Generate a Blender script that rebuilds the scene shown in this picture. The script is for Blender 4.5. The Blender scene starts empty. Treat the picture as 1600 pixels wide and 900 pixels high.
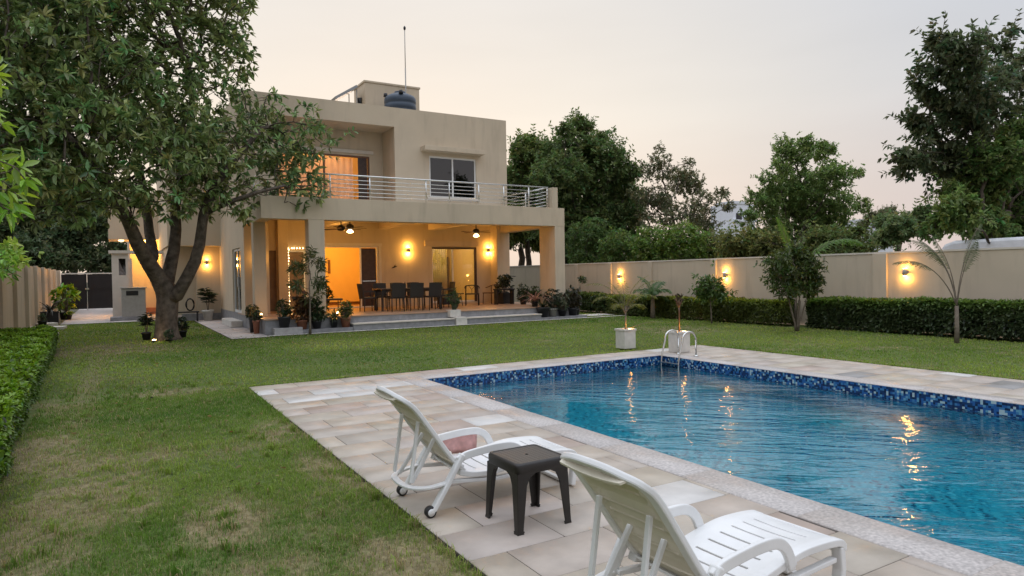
import bpy, bmesh, math, random
import numpy as np
from mathutils import Vector, Matrix
R = math.radians
scene = bpy.context.scene
COL = scene.collection
rng = np.random.default_rng(7)
random.seed(7)

# ------------------------------------------------------------------ camera
CH = 1.55
YAW, PITCH, ROLL, FPX = 0.5337361, -0.01987413, -0.01647685, 1051.0
cd = bpy.data.cameras.new('camera'); cam = bpy.data.objects.new('camera', cd); COL.objects.link(cam)
scene.camera = cam
_fw = Vector((math.sin(YAW), math.cos(YAW), 0)); _rt = Vector((math.cos(YAW), -math.sin(YAW), 0)); _up = Vector((0, 0, 1))
_f = _fw*math.cos(PITCH)+_up*math.sin(PITCH); _u = _up*math.cos(PITCH)-_fw*math.sin(PITCH)
_r = _rt*math.cos(ROLL)+_u*math.sin(ROLL); _u2 = _u*math.cos(ROLL)-_rt*math.sin(ROLL)
M = Matrix((_r, _u2, -_f)).transposed().to_4x4(); M.translation = (0, 0, CH)
cam.matrix_world = M
cd.sensor_fit = 'HORIZONTAL'; cd.sensor_width = 36; cd.lens = 36*FPX/1600
cd.clip_start = .05; cd.clip_end = 3000

# ------------------------------------------------------------------ world, sun, exposure
SUN_AZ, SUN_EL = R(18), R(3)       # azimuth from +Y towards +X
w = bpy.data.worlds.new("World"); scene.world = w; w.use_nodes = True
nt = w.node_tree; nt.nodes.clear()
N = nt.nodes.new; L = nt.links.new
out = N('ShaderNodeOutputWorld'); bg = N('ShaderNodeBackground'); L(bg.outputs[0], out.inputs[0])
sky = N('ShaderNodeTexSky'); sky.sky_type = 'NISHITA'; sky.sun_disc = False
sky.sun_elevation = SUN_EL; sky.sun_rotation = SUN_AZ; sky.air_density = 1.5; sky.dust_density = 5; sky.ozone_density = 1.5
tc = N('ShaderNodeTexCoord')
sep = N('ShaderNodeSeparateXYZ'); L(tc.outputs['Generated'], sep.inputs[0])
dot = N('ShaderNodeVectorMath'); dot.operation = 'DOT_PRODUCT'; L(tc.outputs['Generated'], dot.inputs[0])
gaz, gel = R(13), R(10)
dot.inputs[1].default_value = (math.sin(gaz)*math.cos(gel), math.cos(gaz)*math.cos(gel), math.sin(gel))
mr = N('ShaderNodeMapRange'); L(dot.outputs['Value'], mr.inputs[0]); mr.inputs[1].default_value = .55; mr.inputs[2].default_value = 1.0
mr.interpolation_type = 'SMOOTHSTEP'
ez = N('ShaderNodeValToRGB'); L(sep.outputs[2], ez.inputs[0])
cr = ez.color_ramp; cr.elements[0].position = 0.0; cr.elements[0].color = (.52, .425, .39, 1)
cr.elements[1].position = .24; cr.elements[1].color = (.452, .458, .482, 1)
e = cr.elements.new(.42); e.color = (.41, .442, .50, 1)
e = cr.elements.new(.62); e.color = (.80, .84, .94, 1)
e = cr.elements.new(1.0); e.color = (1.2, 1.27, 1.42, 1)
warm = N('ShaderNodeValToRGB'); L(sep.outputs[2], warm.inputs[0])
wr = warm.color_ramp; wr.elements[0].position = 0.0; wr.elements[0].color = (.64, .515, .415, 1)
wr.elements[1].position = .55; wr.elements[1].color = (.54, .535, .54, 1)
e = wr.elements.new(.22); e.color = (.625, .575, .505, 1)
mx = N('ShaderNodeMix'); mx.data_type = 'RGBA'; L(mr.outputs[0], mx.inputs[0]); L(ez.outputs[0], mx.inputs[6]); L(warm.outputs[0], mx.inputs[7])
cn = N('ShaderNodeTexNoise'); cn.inputs['Scale'].default_value = 1.6; cn.inputs['Detail'].default_value = 4
cm = N('ShaderNodeMapping'); cm.inputs['Scale'].default_value = (1, 1, 5); L(tc.outputs['Generated'], cm.inputs[0]); L(cm.outputs[0], cn.inputs[0])
cmr = N('ShaderNodeMapRange'); L(cn.outputs[0], cmr.inputs[0]); cmr.inputs[1].default_value = .3; cmr.inputs[2].default_value = .7
cmr.inputs[3].default_value = 9.6; cmr.inputs[4].default_value = 10.5
sc_ = N('ShaderNodeVectorMath'); sc_.operation = 'SCALE'; L(mx.outputs[2], sc_.inputs[0]); L(cmr.outputs[0], sc_.inputs['Scale'])
fin = N('ShaderNodeMix'); fin.data_type = 'RGBA'; fin.inputs[0].default_value = .92
L(sky.outputs[0], fin.inputs[6]); L(sc_.outputs[0], fin.inputs[7])
L(fin.outputs[2], bg.inputs[0]); bg.inputs[1].default_value = .1
sl = bpy.data.lights.new('sun', 'SUN'); sl.energy = .25; sl.angle = R(25); sl.color = (1, .78, .6)
so = bpy.data.objects.new('sun', sl); COL.objects.link(so)
sd = Vector((math.sin(SUN_AZ)*math.cos(R(12)), math.cos(SUN_AZ)*math.cos(R(12)), math.sin(R(12))))
so.rotation_euler = sd.to_track_quat('Z', 'Y').to_euler(); so.location = (0, 0, 30)
scene.view_settings.view_transform = 'Standard'; scene.view_settings.look = 'None'
scene.view_settings.exposure = 0.65; scene.view_settings.gamma = 1.0
scene.view_settings.use_curve_mapping = False
cy = scene.cycles
cy.use_denoising = True; cy.max_bounces = 10; cy.diffuse_bounces = 4; cy.glossy_bounces = 4
cy.transmission_bounces = 8; cy.transparent_max_bounces = 12; cy.sample_clamp_indirect = 4.0
cy.caustics_reflective = False; cy.caustics_refractive = True; cy.blur_glossy = .5

# ------------------------------------------------------------------ placing helpers
def ray(px, py): return _f+_r*((px-800)/FPX)-_u2*((py-450)/FPX)
def at(px, py, Y):                       # the point of a sight line at depth Y (metres along the garden)
    d = ray(px, py); t = Y/d.y; return Vector((d.x*t, Y, CH+d.z*t))
def atx(px, py, X):
    d = ray(px, py); t = X/d.x; return Vector((X, d.y*t, CH+d.z*t))
def gr(px, py, z=0.0):
    d = ray(px, py); t = (z-CH)/d.z; return Vector((d.x*t, d.y*t, z))
def mpp(px, py, Y):                      # metres per pixel of the photograph at that place
    p = at(px, py, Y)-Vector((0, 0, CH)); return p.dot(_f)/FPX

# ------------------------------------------------------------------ object helpers
def tag(o, label=None, cat=None, group=None, kind=None):
    if label: o['label'] = label
    if cat: o['category'] = cat
    if group: o['group'] = group
    if kind: o['kind'] = kind
    return o
def thing(name, loc, label, cat, group=None, rz=0):
    o = bpy.data.objects.new(name, None); COL.objects.link(o); o.location = loc; o.rotation_euler.z = rz
    o.empty_display_size = .1
    return tag(o, label, cat, group)
def rootof(o):
    while o.parent: o = o.parent
    return o
def copy_tree(o, parent=None):
    c = o.copy(); COL.objects.link(c); c.parent = parent
    for ch in [x for x in o.children]: copy_tree(ch, c)
    return c
class MB:
    def __init__(s): s.v = []; s.f = []; s.sm = []
    def add(s, vs, fs, smooth=False, mat=None):
        n = len(s.v)
        if mat is not None: vs = [mat @ Vector(q) for q in vs]
        s.v += [tuple(q) for q in vs]; s.f += [tuple(i+n for i in f) for f in fs]; s.sm += [smooth]*len(fs)
        return s
    def box(s, x0, y0, z0, x1, y1, z1, mat=None):
        vs = [(x0,y0,z0),(x1,y0,z0),(x1,y1,z0),(x0,y1,z0),(x0,y0,z1),(x1,y0,z1),(x1,y1,z1),(x0,y1,z1)]
        return s.add(vs, [(0,3,2,1),(4,5,6,7),(0,1,5,4),(1,2,6,5),(2,3,7,6),(3,0,4,7)], False, mat)
    def tube(s, pts, rad, sides=8, cap=True, smooth=True, flat=None, mat=None):
        pts = [Vector(p) for p in pts]; n = len(pts)
        if not hasattr(rad, '__len__'): rad = [rad]*n
        vs = []; fs = []; prev = None
        for i, p in enumerate(pts):
            t = (pts[min(i+1, n-1)]-pts[max(i-1, 0)])
            t = t.normalized() if t.length > 1e-9 else Vector((0, 0, 1))
            if prev is None:
                a = Vector((0, 1, 0)) if flat else (Vector((0, 0, 1)) if abs(t.z) < .9 else Vector((1, 0, 0)))
            else: a = prev
            a = (a-t*a.dot(t)); a = a.normalized() if a.length > 1e-6 else t.orthogonal().normalized()
            b = t.cross(a); prev = a
            for k in range(sides):
                if flat:                # rectangular bar: flat = (half width along a, half thickness along b)
                    cx, cy_ = [(1,1),(-1,1),(-1,-1),(1,-1)][k]
                    vs.append(p+a*(cx*flat[0]*rad[i])+b*(cy_*flat[1]*rad[i]))
                else:
                    an = 2*math.pi*k/sides; vs.append(p+a*(math.cos(an)*rad[i])+b*(math.sin(an)*rad[i]))
        for i in range(n-1):
            for k in range(sides):
                k2 = (k+1) % sides; fs.append((i*sides+k, i*sides+k2, (i+1)*sides+k2, (i+1)*sides+k))
        if cap:
            fs.append(tuple(reversed(range(sides)))); fs.append(tuple(range((n-1)*sides, n*sides)))
        return s.add(vs, fs, smooth and not flat, mat)
    def bar(s, pts, hw, ht, mat=None): return s.tube(pts, 1.0, 4, True, False, (hw, ht), mat)
    def lathe(s, prof, c, sides=20, smooth=True, mat=None):
        vs = []; fs = []; n = len(prof)
        for r_, z in prof:
            for k in range(sides):
                an = 2*math.pi*k/sides; vs.append((c[0]+r_*math.cos(an), c[1]+r_*math.sin(an), c[2]+z))
        for i in range(n-1):
            for k in range(sides):
                k2 = (k+1) % sides; fs.append((i*sides+k, i*sides+k2, (i+1)*sides+k2, (i+1)*sides+k))
        fs.append(tuple(reversed(range(sides)))); fs.append(tuple(range((n-1)*sides, n*sides)))
        return s.add(vs, fs, smooth, mat)
    def build(s, name, m, parent=None, bevel=0, local=False):
        me = bpy.data.meshes.new(name)
        off = Vector((0, 0, 0))
        if parent is not None and not local: off = rootof(parent).location
        me.from_pydata([(v[0]-off[0], v[1]-off[1], v[2]-off[2]) for v in s.v], [], s.f)
        me.polygons.foreach_set('use_smooth', s.sm)
        me.materials.append(m); me.update()
        o = bpy.data.objects.new(name, me); COL.objects.link(o); o.parent = parent
        if bevel:
            b = o.modifiers.new('bevel', 'BEVEL'); b.width = bevel; b.segments = 2; b.limit_method = 'ANGLE'; b.angle_limit = R(40)
        return o
def npmesh(name, V, F, m, parent=None, colors=None, smooth=False, local=False):
    """V (n,3), F (m,k) arrays; colors (m,3) one colour per face"""
    me = bpy.data.meshes.new(name)
    off = np.zeros(3)
    if parent is not None and not local: off = np.array(rootof(parent).location)
    V = np.ascontiguousarray(V-off, dtype=np.float32); F = np.ascontiguousarray(F, dtype=np.int32); k = F.shape[1]
    me.vertices.add(len(V)); me.vertices.foreach_set('co', V.ravel())
    me.loops.add(F.size); me.loops.foreach_set('vertex_index', F.ravel())
    me.polygons.add(len(F)); me.polygons.foreach_set('loop_start', np.arange(0, F.size, k, dtype=np.int32))
    me.update(calc_edges=True)
    if smooth: me.polygons.foreach_set('use_smooth', np.ones(len(F), bool))
    if colors is not None:
        a = me.attributes.new('Col', 'FLOAT_COLOR', 'CORNER')
        c = np.ones((len(F), k, 4), np.float32); c[:, :, :3] = colors[:, None, :]
        a.data.foreach_set('color', c.ravel())
    me.materials.append(m)
    o = bpy.data.objects.new(name, me); COL.objects.link(o); o.parent = parent
    return o

# ------------------------------------------------------------------ materials
def newmat(name):
    m = bpy.data.materials.new(name); m.use_nodes = True; m.node_tree.nodes.clear()
    n = m.node_tree.nodes; o = n.new('ShaderNodeOutputMaterial'); p = n.new('ShaderNodeBsdfPrincipled')
    m.node_tree.links.new(p.outputs[0], o.inputs[0]); return m, n, m.node_tree.links, p, o
def simple(name, col, rough=.6, metal=0, var=.1, scale=4, bump=0.0, bscale=60, spec=.5, streak=0):
    m, n, l, p, o = newmat(name)
    tc = n.new('ShaderNodeTexCoord'); ns = n.new('ShaderNodeTexNoise'); ns.inputs['Scale'].default_value = scale; ns.inputs['Detail'].default_value = 6
    l.new(tc.outputs['Object'], ns.inputs[0])
    cr = n.new('ShaderNodeValToRGB'); l.new(ns.outputs[0], cr.inputs[0])
    cr.color_ramp.elements[0].position = .3; cr.color_ramp.elements[1].position = .7
    cr.color_ramp.elements[0].color = (*[c*(1-var) for c in col], 1); cr.color_ramp.elements[1].color = (*[min(1, c*(1+var)) for c in col], 1)
    src = cr.outputs[0]
    if streak:
        mp = n.new('ShaderNodeMapping'); mp.inputs['Scale'].default_value = (1.5, 1.5, .22); l.new(tc.outputs['Object'], mp.inputs[0])
        n2 = n.new('ShaderNodeTexNoise'); n2.inputs['Scale'].default_value = 3; n2.inputs['Detail'].default_value = 8; l.new(mp.outputs[0], n2.inputs[0])
        r2 = n.new('ShaderNodeMapRange'); l.new(n2.outputs[0], r2.inputs[0]); r2.inputs[1].default_value = .53; r2.inputs[2].default_value = .75
        r2.inputs[3].default_value = 0; r2.inputs[4].default_value = streak
        mx = n.new('ShaderNodeMix'); mx.data_type = 'RGBA'; l.new(r2.outputs[0], mx.inputs[0]); l.new(src, mx.inputs[6])
        mx.inputs[7].default_value = (*[c*.5 for c in col], 1); src = mx.outputs[2]
    l.new(src, p.inputs['Base Color'])
    p.inputs['Roughness'].default_value = rough; p.inputs['Metallic'].default_value = metal; p.inputs['Specular IOR Level'].default_value = spec
    if bump:
        nb = n.new('ShaderNodeTexNoise'); nb.inputs['Scale'].default_value = bscale; nb.inputs['Detail'].default_value = 5; l.new(tc.outputs['Object'], nb.inputs[0])
        b = n.new('ShaderNodeBump'); b.inputs['Strength'].default_value = bump; b.inputs['Distance'].default_value = .01
        l.new(nb.outputs[0], b.inputs['Height']); l.new(b.outputs[0], p.inputs['Normal'])
    return m
def stretch_bump(m, sx, sz, dist):
    n = m.node_tree.nodes; l = m.node_tree.links
    b = [q for q in n if q.bl_idname == 'ShaderNodeBump'][0]; nz = b.inputs['Height'].links[0].from_node
    tc = [q for q in n if q.bl_idname == 'ShaderNodeTexCoord'][0]; mp = n.new('ShaderNodeMapping'); mp.inputs['Scale'].default_value = (sx, sx, sz)
    l.new(tc.outputs['Object'], mp.inputs[0]); l.new(mp.outputs[0], nz.inputs[0]); b.inputs['Distance'].default_value = dist
def emis(name, col, st):
    m, n, l, p, o = newmat(name); p.inputs['Base Color'].default_value = (.8, .8, .8, 1)
    p.inputs['Emission Color'].default_value = (*col, 1); p.inputs['Emission Strength'].default_value = st; return m
def leafmat(name, rough=.5, trans=.38, spec=.35):
    m, n, l, p, o = newmat(name)
    a = n.new('ShaderNodeAttribute'); a.attribute_name = 'Col'
    l.new(a.outputs[0], p.inputs['Base Color']); p.inputs['Roughness'].default_value = rough; p.inputs['Specular IOR Level'].default_value = spec
    t = n.new('ShaderNodeBsdfTranslucent'); hs = n.new('ShaderNodeHueSaturation'); hs.inputs['Value'].default_value = 1.5; hs.inputs['Saturation'].default_value = 1.1
    l.new(a.outputs[0], hs.inputs['Color']); l.new(hs.outputs[0], t.inputs[0])
    mx = n.new('ShaderNodeMixShader'); mx.inputs[0].default_value = trans; l.new(p.outputs[0], mx.inputs[1]); l.new(t.outputs[0], mx.inputs[2]); l.new(mx.outputs[0], o.inputs[0])
    return m
def attrmat(name, rough=.7, var=.12, scale=9, bump=.25, bscale=40, spec=.4, rvar=0):
    m, n, l, p, o = newmat(name)
    a = n.new('ShaderNodeAttribute'); a.attribute_name = 'Col'; tc = n.new('ShaderNodeTexCoord')
    ns = n.new('ShaderNodeTexNoise'); ns.inputs['Scale'].default_value = scale; ns.inputs['Detail'].default_value = 8; l.new(tc.outputs['Object'], ns.inputs[0])
    mr = n.new('ShaderNodeMapRange'); l.new(ns.outputs[0], mr.inputs[0]); mr.inputs[1].default_value = .3; mr.inputs[2].default_value = .7
    mr.inputs[3].default_value = 1-var; mr.inputs[4].default_value = 1+var
    v = n.new('ShaderNodeVectorMath'); v.operation = 'SCALE'; l.new(a.outputs[0], v.inputs[0]); l.new(mr.outputs[0], v.inputs['Scale'])
    l.new(v.outputs[0], p.inputs['Base Color']); p.inputs['Roughness'].default_value = rough; p.inputs['Specular IOR Level'].default_value = spec
    if rvar:
        n3 = n.new('ShaderNodeTexNoise'); n3.inputs['Scale'].default_value = 1.7; n3.inputs['Detail'].default_value = 4; l.new(tc.outputs['Object'], n3.inputs[0])
        m3 = n.new('ShaderNodeMapRange'); l.new(n3.outputs[0], m3.inputs[0]); m3.inputs[1].default_value = .35; m3.inputs[2].default_value = .65
        m3.inputs[3].default_value = rough-rvar; m3.inputs[4].default_value = rough+rvar; l.new(m3.outputs[0], p.inputs['Roughness'])
    nb = n.new('ShaderNodeTexNoise'); nb.inputs['Scale'].default_value = bscale; nb.inputs['Detail'].default_value = 6; l.new(tc.outputs['Object'], nb.inputs[0])
    b = n.new('ShaderNodeBump'); b.inputs['Strength'].default_value = bump; b.inputs['Distance'].default_value = .01
    l.new(nb.outputs[0], b.inputs['Height']); l.new(b.outputs[0], p.inputs['Normal'])
    return m
def glassmat(name, tint=(.9, .93, .95), refl=1.0):
    m, n, l, p, o = newmat(name)
    t = n.new('ShaderNodeBsdfTransparent'); t.inputs[0].default_value = (*tint, 1)
    g = n.new('ShaderNodeBsdfGlossy'); g.inputs['Roughness'].default_value = .02
    f = n.new('ShaderNodeFresnel'); f.inputs[0].default_value = 1.5
    ml = n.new('ShaderNodeMath'); ml.operation = 'MULTIPLY_ADD'; ml.inputs[1].default_value = refl; ml.inputs[2].default_value = .03; l.new(f.outputs[0], ml.inputs[0])
    mx = n.new('ShaderNodeMixShader'); l.new(ml.outputs[0], mx.inputs[0]); l.new(t.outputs[0], mx.inputs[1]); l.new(g.outputs[0], mx.inputs[2]); l.new(mx.outputs[0], o.inputs[0])
    return m
PLASTER = simple('beige plaster', (.56, .468, .35), .9, var=.05, scale=1.3, bump=.15, bscale=90, spec=.2, streak=.26)
WALLP = simple('boundary wall plaster', (.53, .45, .35), .9, var=.07, scale=.9, bump=.2, bscale=70, spec=.2, streak=.34)
TRIM = simple('pale trim', (.62, .57, .5), .8, var=.05, spec=.2)
WHITE = simple('white frame', (.75, .75, .73), .4, var=.04)
WOODD = simple('dark wood', (.05, .028, .02), .45, var=.3, scale=12)
BROWN = simple('brown wood', (.13, .06, .03), .45, var=.3, scale=12)
STEEL = simple('stainless steel', (.62, .62, .6), .22, 1, var=.05)
GREYM = simple('grey metal', (.33, .315, .29), .5, .0, var=.1, scale=8)
DARKM = simple('dark metal', (.02, .02, .022), .4, .3, var=.2)
STONEG = simple('grey step stone', (.24, .24, .25), .55, var=.2, scale=7, bump=.2)
STONEW = simple('pale stone', (.60, .57, .52), .7, var=.1, scale=9, bump=.2)
FLOORV = simple('veranda floor tile', (.42, .27, .18), .35, var=.1, scale=2)
CEIL = simple('veranda ceiling', (.62, .52, .38), .85, var=.03)
INNER = simple('room wall', (.75, .57, .26), .85, var=.03)
DKBR = simple('brown flush door', (.17, .11, .065), .6, var=.12, scale=5)
TERRA = simple('terracotta', (.30, .12, .07), .75, var=.15, bump=.2)
BLACKP = simple('black plastic pot', (.018, .018, .02), .45, var=.2)
BARK = simple('bark', (.105, .085, .068), .95, var=.5, scale=7, bump=1, bscale=13, spec=.2)
BARKL = simple('pale bark', (.17, .14, .11), .9, var=.3, scale=14, bump=.5, bscale=30, spec=.2)
SOIL = simple('soil', (.08, .055, .035), .95, var=.3, scale=20, bump=.6)
stretch_bump(BARK, 1, .25, .05)
LEAF = leafmat('leaf'); LEAFG = leafmat('glossy leaf', .38, .3, .45)
GRASSB = leafmat('grass blade', .7, .35, .15)
GLASS = glassmat('window glass'); GLASSD = glassmat('dark window glass', (.22, .24, .27), 1.6)
WARM = (1, .48, .08); WARM2 = (1, .60, .25)
LAMP = emis('lamp glow', (1, .62, .22), 14); LAMPS = emis('small lamp glow', (1, .66, .3), 9)

def point(parent, loc, energy, color=WARM, radius=.05, spot=None, dirv=None, name='bulb'):
    ld = bpy.data.lights.new(name, 'SPOT' if spot else 'POINT'); ld.energy = energy; ld.color = color; ld.shadow_soft_size = radius
    if spot: ld.spot_size = R(spot); ld.spot_blend = .9
    o = bpy.data.objects.new(name, ld); COL.objects.link(o); o.parent = parent
    off = rootof(parent).location if parent else Vector((0, 0, 0)); o.location = Vector(loc)-off
    if dirv is not None: o.rotation_euler = (-Vector(dirv)).to_track_quat('Z', 'Y').to_euler()
    return o
# ------------------------------------------------------------------ noise field used for lawn wear
_perm = rng.random((64, 64))
def vnoise(x, y):
    xi = np.floor(x).astype(int); yi = np.floor(y).astype(int); fx = x-xi; fy = y-yi
    fx = fx*fx*(3-2*fx); fy = fy*fy*(3-2*fy)
    g = lambda a, b: _perm[a % 64, b % 64]
    return (g(xi, yi)*(1-fx)+g(xi+1, yi)*fx)*(1-fy)+(g(xi, yi+1)*(1-fx)+g(xi+1, yi+1)*fx)*fy
def fbm(x, y, o=4):
    s = 0; a = .5; t = 0
    for i in range(o): s = s+a*vnoise(x*2**i+i*17.3, y*2**i+i*9.1); t += a; a *= .5
    return s/t
PATCH = [(60,700,.35,.9,.8),(110,760,.5,1,1),(60,840,.3,.6,.8),(450,668,.28,.5,1),(510,720,.22,.45,1),(360,805,.25,.5,.8),(640,872,.35,.4,.9),(420,890,.3,.3,.6),
         (205,780,.2,.3,.7),(270,610,.5,.35,.7),(90,632,.3,.6,.7),(150,545,1.1,1.5,.75),(230,543,.8,.9,.6),(1050,514,1.2,1.2,.5),(450,620,.2,.4,.6),(560,740,.16,.3,.8),(230,710,.3,.4,.4),(380,700,.3,.3,.4)]
PATCHW = [(gr(a, b), rx, ry, s) for a, b, rx, ry, s in PATCH]
def soilmask(x, y):
    m = np.zeros_like(x)
    for c, rx, ry, s in PATCHW:
        d = np.sqrt(((x-c.x)/rx)**2+((y-c.y)/ry)**2)
        m = np.maximum(m, s*np.clip(1.45-d, 0, 1))
    n = .45*fbm(x*3.1+5, y*3.1)+.55*fbm(x*8.3+1, y*8.3, 3); n2 = fbm(x*.9+40, y*.9+11)
    m = np.clip(m*1.6*(n*2.6-.8), 0, .68)
    m = np.maximum(m, np.clip((n2*.5+n*.5-.60)*3.5, 0, .4))
    edge = np.clip(1-np.abs(x+.62-0.02*np.minimum(y, 20))/.28, 0, 1)*(y < 19)     # worn strip beside the hedge
    m = np.maximum(m, edge*(.75*n))
    return m
DX0, DX1, DY1 = 1.62, 10.62, 10.22          # pool terrace
PX0, PX1, PY1 = 4.0, 8.73, 9.38             # pool inside
CX0, CX1, CY1 = 3.66, 9.06, 9.72            # outside of the coping
YN = -6.0
def ingarden(x, y): return ~((x > DX0) & (x < DX1) & (y < DY1))
# lawn soil sheet
xs = np.arange(-2.45, 17.05, .1); ys = np.concatenate([np.arange(-6, 2, .8), np.arange(2, 30.2, .1)])
xs[np.abs(xs-DX0).argmin()] = DX0; xs[np.abs(xs-DX1).argmin()] = DX1; ys[np.abs(ys-DY1).argmin()] = DY1
XX, YY = np.meshgrid(xs, ys, indexing='ij'); nx, ny = XX.shape
V = np.stack([XX.ravel(), YY.ravel(), -.03+.015*(fbm(XX*2, YY*2).ravel()-.5)*(XX.ravel() > -9)], 1)
ii, jj = np.meshgrid(np.arange(nx-1), np.arange(ny-1), indexing='ij'); ii = ii.ravel(); jj = jj.ravel()
F = np.stack([ii*ny+jj, (ii+1)*ny+jj, (ii+1)*ny+jj+1, ii*ny+jj+1], 1)
cx = (xs[ii]+xs[ii+1])/2; cyy = (ys[jj]+ys[jj+1])/2
k = ingarden(cx, cyy); F = F[k]; cx = cx[k]; cyy = cyy[k]
m_ = soilmask(cx, cyy); gvar = fbm(cx*.5, cyy*.5)
gcol = np.array([.085, .115, .035]); scol = np.array([.27, .205, .13])
C = gcol*(.75+.6*gvar[:, None])*(1-m_[:, None])+scol*(.7+.5*fbm(cx*5, cyy*5)[:, None])*m_[:, None]
lawn = npmesh('lawn', V, F, attrmat('lawn soil', .95, .35, 25, .8, 45, .1), None, C); tag(lawn, kind='structure')
# outer ground, reaching the horizon, in four sheets round the garden
b = MB()
for x0, y0, x1, y1 in ((-900, 30.2, 900, 1500), (-900, -300, -2.45, 30.2), (17.05, -300, 900, 30.2), (-2.45, -300, 17.05, -6)):
    b.add([(x0, y0, -.06), (x1, y0, -.06), (x1, y1, -.06), (x0, y1, -.06)], [(0, 1, 2, 3)])
tag(b.build('ground', simple('outer ground', (.10, .10, .055), .95, var=.3, scale=.5)), kind='structure')

# grass blades
def blades(pts, h, wd, nper, spread, name):
    n = len(pts)*nper; P = np.repeat(pts, nper, 0)
    mask = soilmask(P[:, 0], P[:, 1])
    P = P+rng.normal(0, 1, (n, 2))*spread
    keep = rng.random(n) > mask*.93; keep &= ingarden(P[:, 0]-.0, P[:, 1])|(rng.random(n) < .0)
    P = P[keep]; mask = mask[keep]; hh = h[np.repeat(np.arange(len(pts)), nper)][keep]; n = len(P)
    ang = rng.random(n)*2*np.pi; lean = rng.random(n)**1.3*1.0+.15
    hh = hh*(.6+.7*rng.random(n)); w_ = wd*(.7+.6*rng.random(n))*(hh/.035)**.5
    d = np.stack([np.cos(ang), np.sin(ang)], 1); pr = np.stack([-d[:, 1], d[:, 0]], 1)
    base = np.concatenate([P, np.full((n, 1), -.032)], 1)
    mid = base.copy(); mid[:, :2] += d*(hh*.25*lean)[:, None]; mid[:, 2] += hh*.6
    tip = base.copy(); tip[:, :2] += d*(hh*.95*lean)[:, None]; tip[:, 2] += hh*(1-.3*lean)
    pr3 = np.concatenate([pr, np.zeros((n, 1))], 1)*w_[:, None]
    V = np.stack([base-pr3, base+pr3, mid+pr3*.8, tip, mid-pr3*.8], 1).reshape(-1, 3)
    F = (np.arange(n)*5)[:, None]+np.array([[0, 1, 2, 4]]); T = (np.arange(n)*5)[:, None]+np.array([[4, 2, 3, 3]])
    g = 1.7*fbm(P[:, 0]*.45+3, P[:, 1]*.45)-.38+.45*(fbm(P[:, 0]*4, P[:, 1]*4)-.5)
    dry = (rng.random(n) < (.09+.75*mask+.16*np.clip(fbm(P[:, 0]*1.3+9, P[:, 1]*1.3)*2.4-.95, 0, 1)))
    c = np.stack([.10+.20*g, .19+.18*g, .030+.05*g], 1)*(.75+.5*rng.random((n, 1)))
    c[dry] = np.array([.36, .30, .16])*(.6+.6*rng.random((dry.sum(), 1)))
    return V, F, T, c
def scatter(x0, x1, y0, y1, dens):
    n = int((x1-x0)*(y1-y0)*dens); return np.stack([x0+(x1-x0)*rng.random(n), y0+(y1-y0)*rng.random(n)], 1)
sets = []
for a in ((-.75, 1.62, 3.0, 6, 2600, .032, .0017, 4), (-.85, 1.62, 6, 10.3, 1300, .034, .0022, 4),
          (-1.0, 16.0, 10.2, 14, 260, .036, .0035, 4), (-1.1, 16.1, 14, 19.2, 180, .042, .0045, 4), (10.6, 16.1, 3.5, 10.3, 300, .036, .0035, 4),
          (-2.2, 3.0, 19.2, 29.5, 110, .045, .006, 4), (13, 16.3, 19.2, 30, 80, .05, .006, 4)):
    p = scatter(*a[:5]); 
    if a[2] > 19: p = p[(p[:, 0] < 2.55) | (p[:, 0] > 14.4)]
    sets.append(blades(p, np.full(len(p), a[5]), a[6], a[7], .012, 'x'))
# longer unkempt tufts along the terrace edge
ed = np.stack([DX0-.02-.05*rng.random(900)**2, 3+7.2*rng.random(900)], 1); sets.append(blades(ed, .04+.05*rng.random(900)**3, .0018, 4, .01, 'x'))
ed = np.concatenate([c + rng.normal(0, .018, (14, 2)) for c in ([1.55, 7.1], [1.57, 5.9], [1.56, 4.6], [1.58, 3.9])]); sets.append(blades(ed, .07+.04*rng.random(len(ed)), .002, 4, .01, 'x'))
ct = scatter(-.6, 1.6, 3.0, 12, 7); ed = np.concatenate([c_+rng.normal(0, .022, (9, 2)) for c_ in ct]); sets.append(blades(ed, .055+.03*rng.random(len(ed)), .0022, 4, .008, 'x'))
ed = np.stack([1.62+rng.random(1500)*9, DY1+.015+.05*rng.random(1500)**2], 1); sets.append(blades(ed, .04+.03*rng.random(1500), .004, 4, .012, 'x'))
ed = np.stack([DX1+.015+.05*rng.random(900)**2, 3.5+6.7*rng.random(900)], 1); sets.append(blades(ed, .045+.03*rng.random(900), .004, 4, .012, 'x'))
Vs, Fs, Cs = [], [], []; o_ = 0
for V, F, T, c in sets:
    Vs.append(V); Fs += [F+o_, T+o_]; Cs += [c, c*1.15]; o_ += len(V)
V = np.concatenate(Vs); F = np.concatenate(Fs); C = np.concatenate(Cs)
# degenerate quads become triangles
me = bpy.data.meshes.new('grass'); tri = F[:, 2] == F[:, 3]
sz = np.where(tri, 3, 4); loops = np.concatenate([F[~tri].ravel(), F[tri][:, :3].ravel()]).astype(np.int32)
szs = np.concatenate([np.full((~tri).sum(), 4), np.full(tri.sum(), 3)]); st = np.concatenate([[0], np.cumsum(szs)[:-1]]).astype(np.int32)
me.vertices.add(len(V)); me.vertices.foreach_set('co', V.astype(np.float32).ravel())
me.loops.add(len(loops)); me.loops.foreach_set('vertex_index', loops); me.polygons.add(len(szs)); me.polygons.foreach_set('loop_start', st); me.update(calc_edges=True)
a_ = me.attributes.new('Col', 'FLOAT_COLOR', 'CORNER'); cc = np.concatenate([np.repeat(C[~tri], 4, 0), np.repeat(C[tri], 3, 0)])
a_.data.foreach_set('color', np.concatenate([cc, np.ones((len(cc), 1))], 1).astype(np.float32).ravel())
me.materials.append(GRASSB); go = bpy.data.objects.new('grass', me); COL.objects.link(go)
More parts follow.
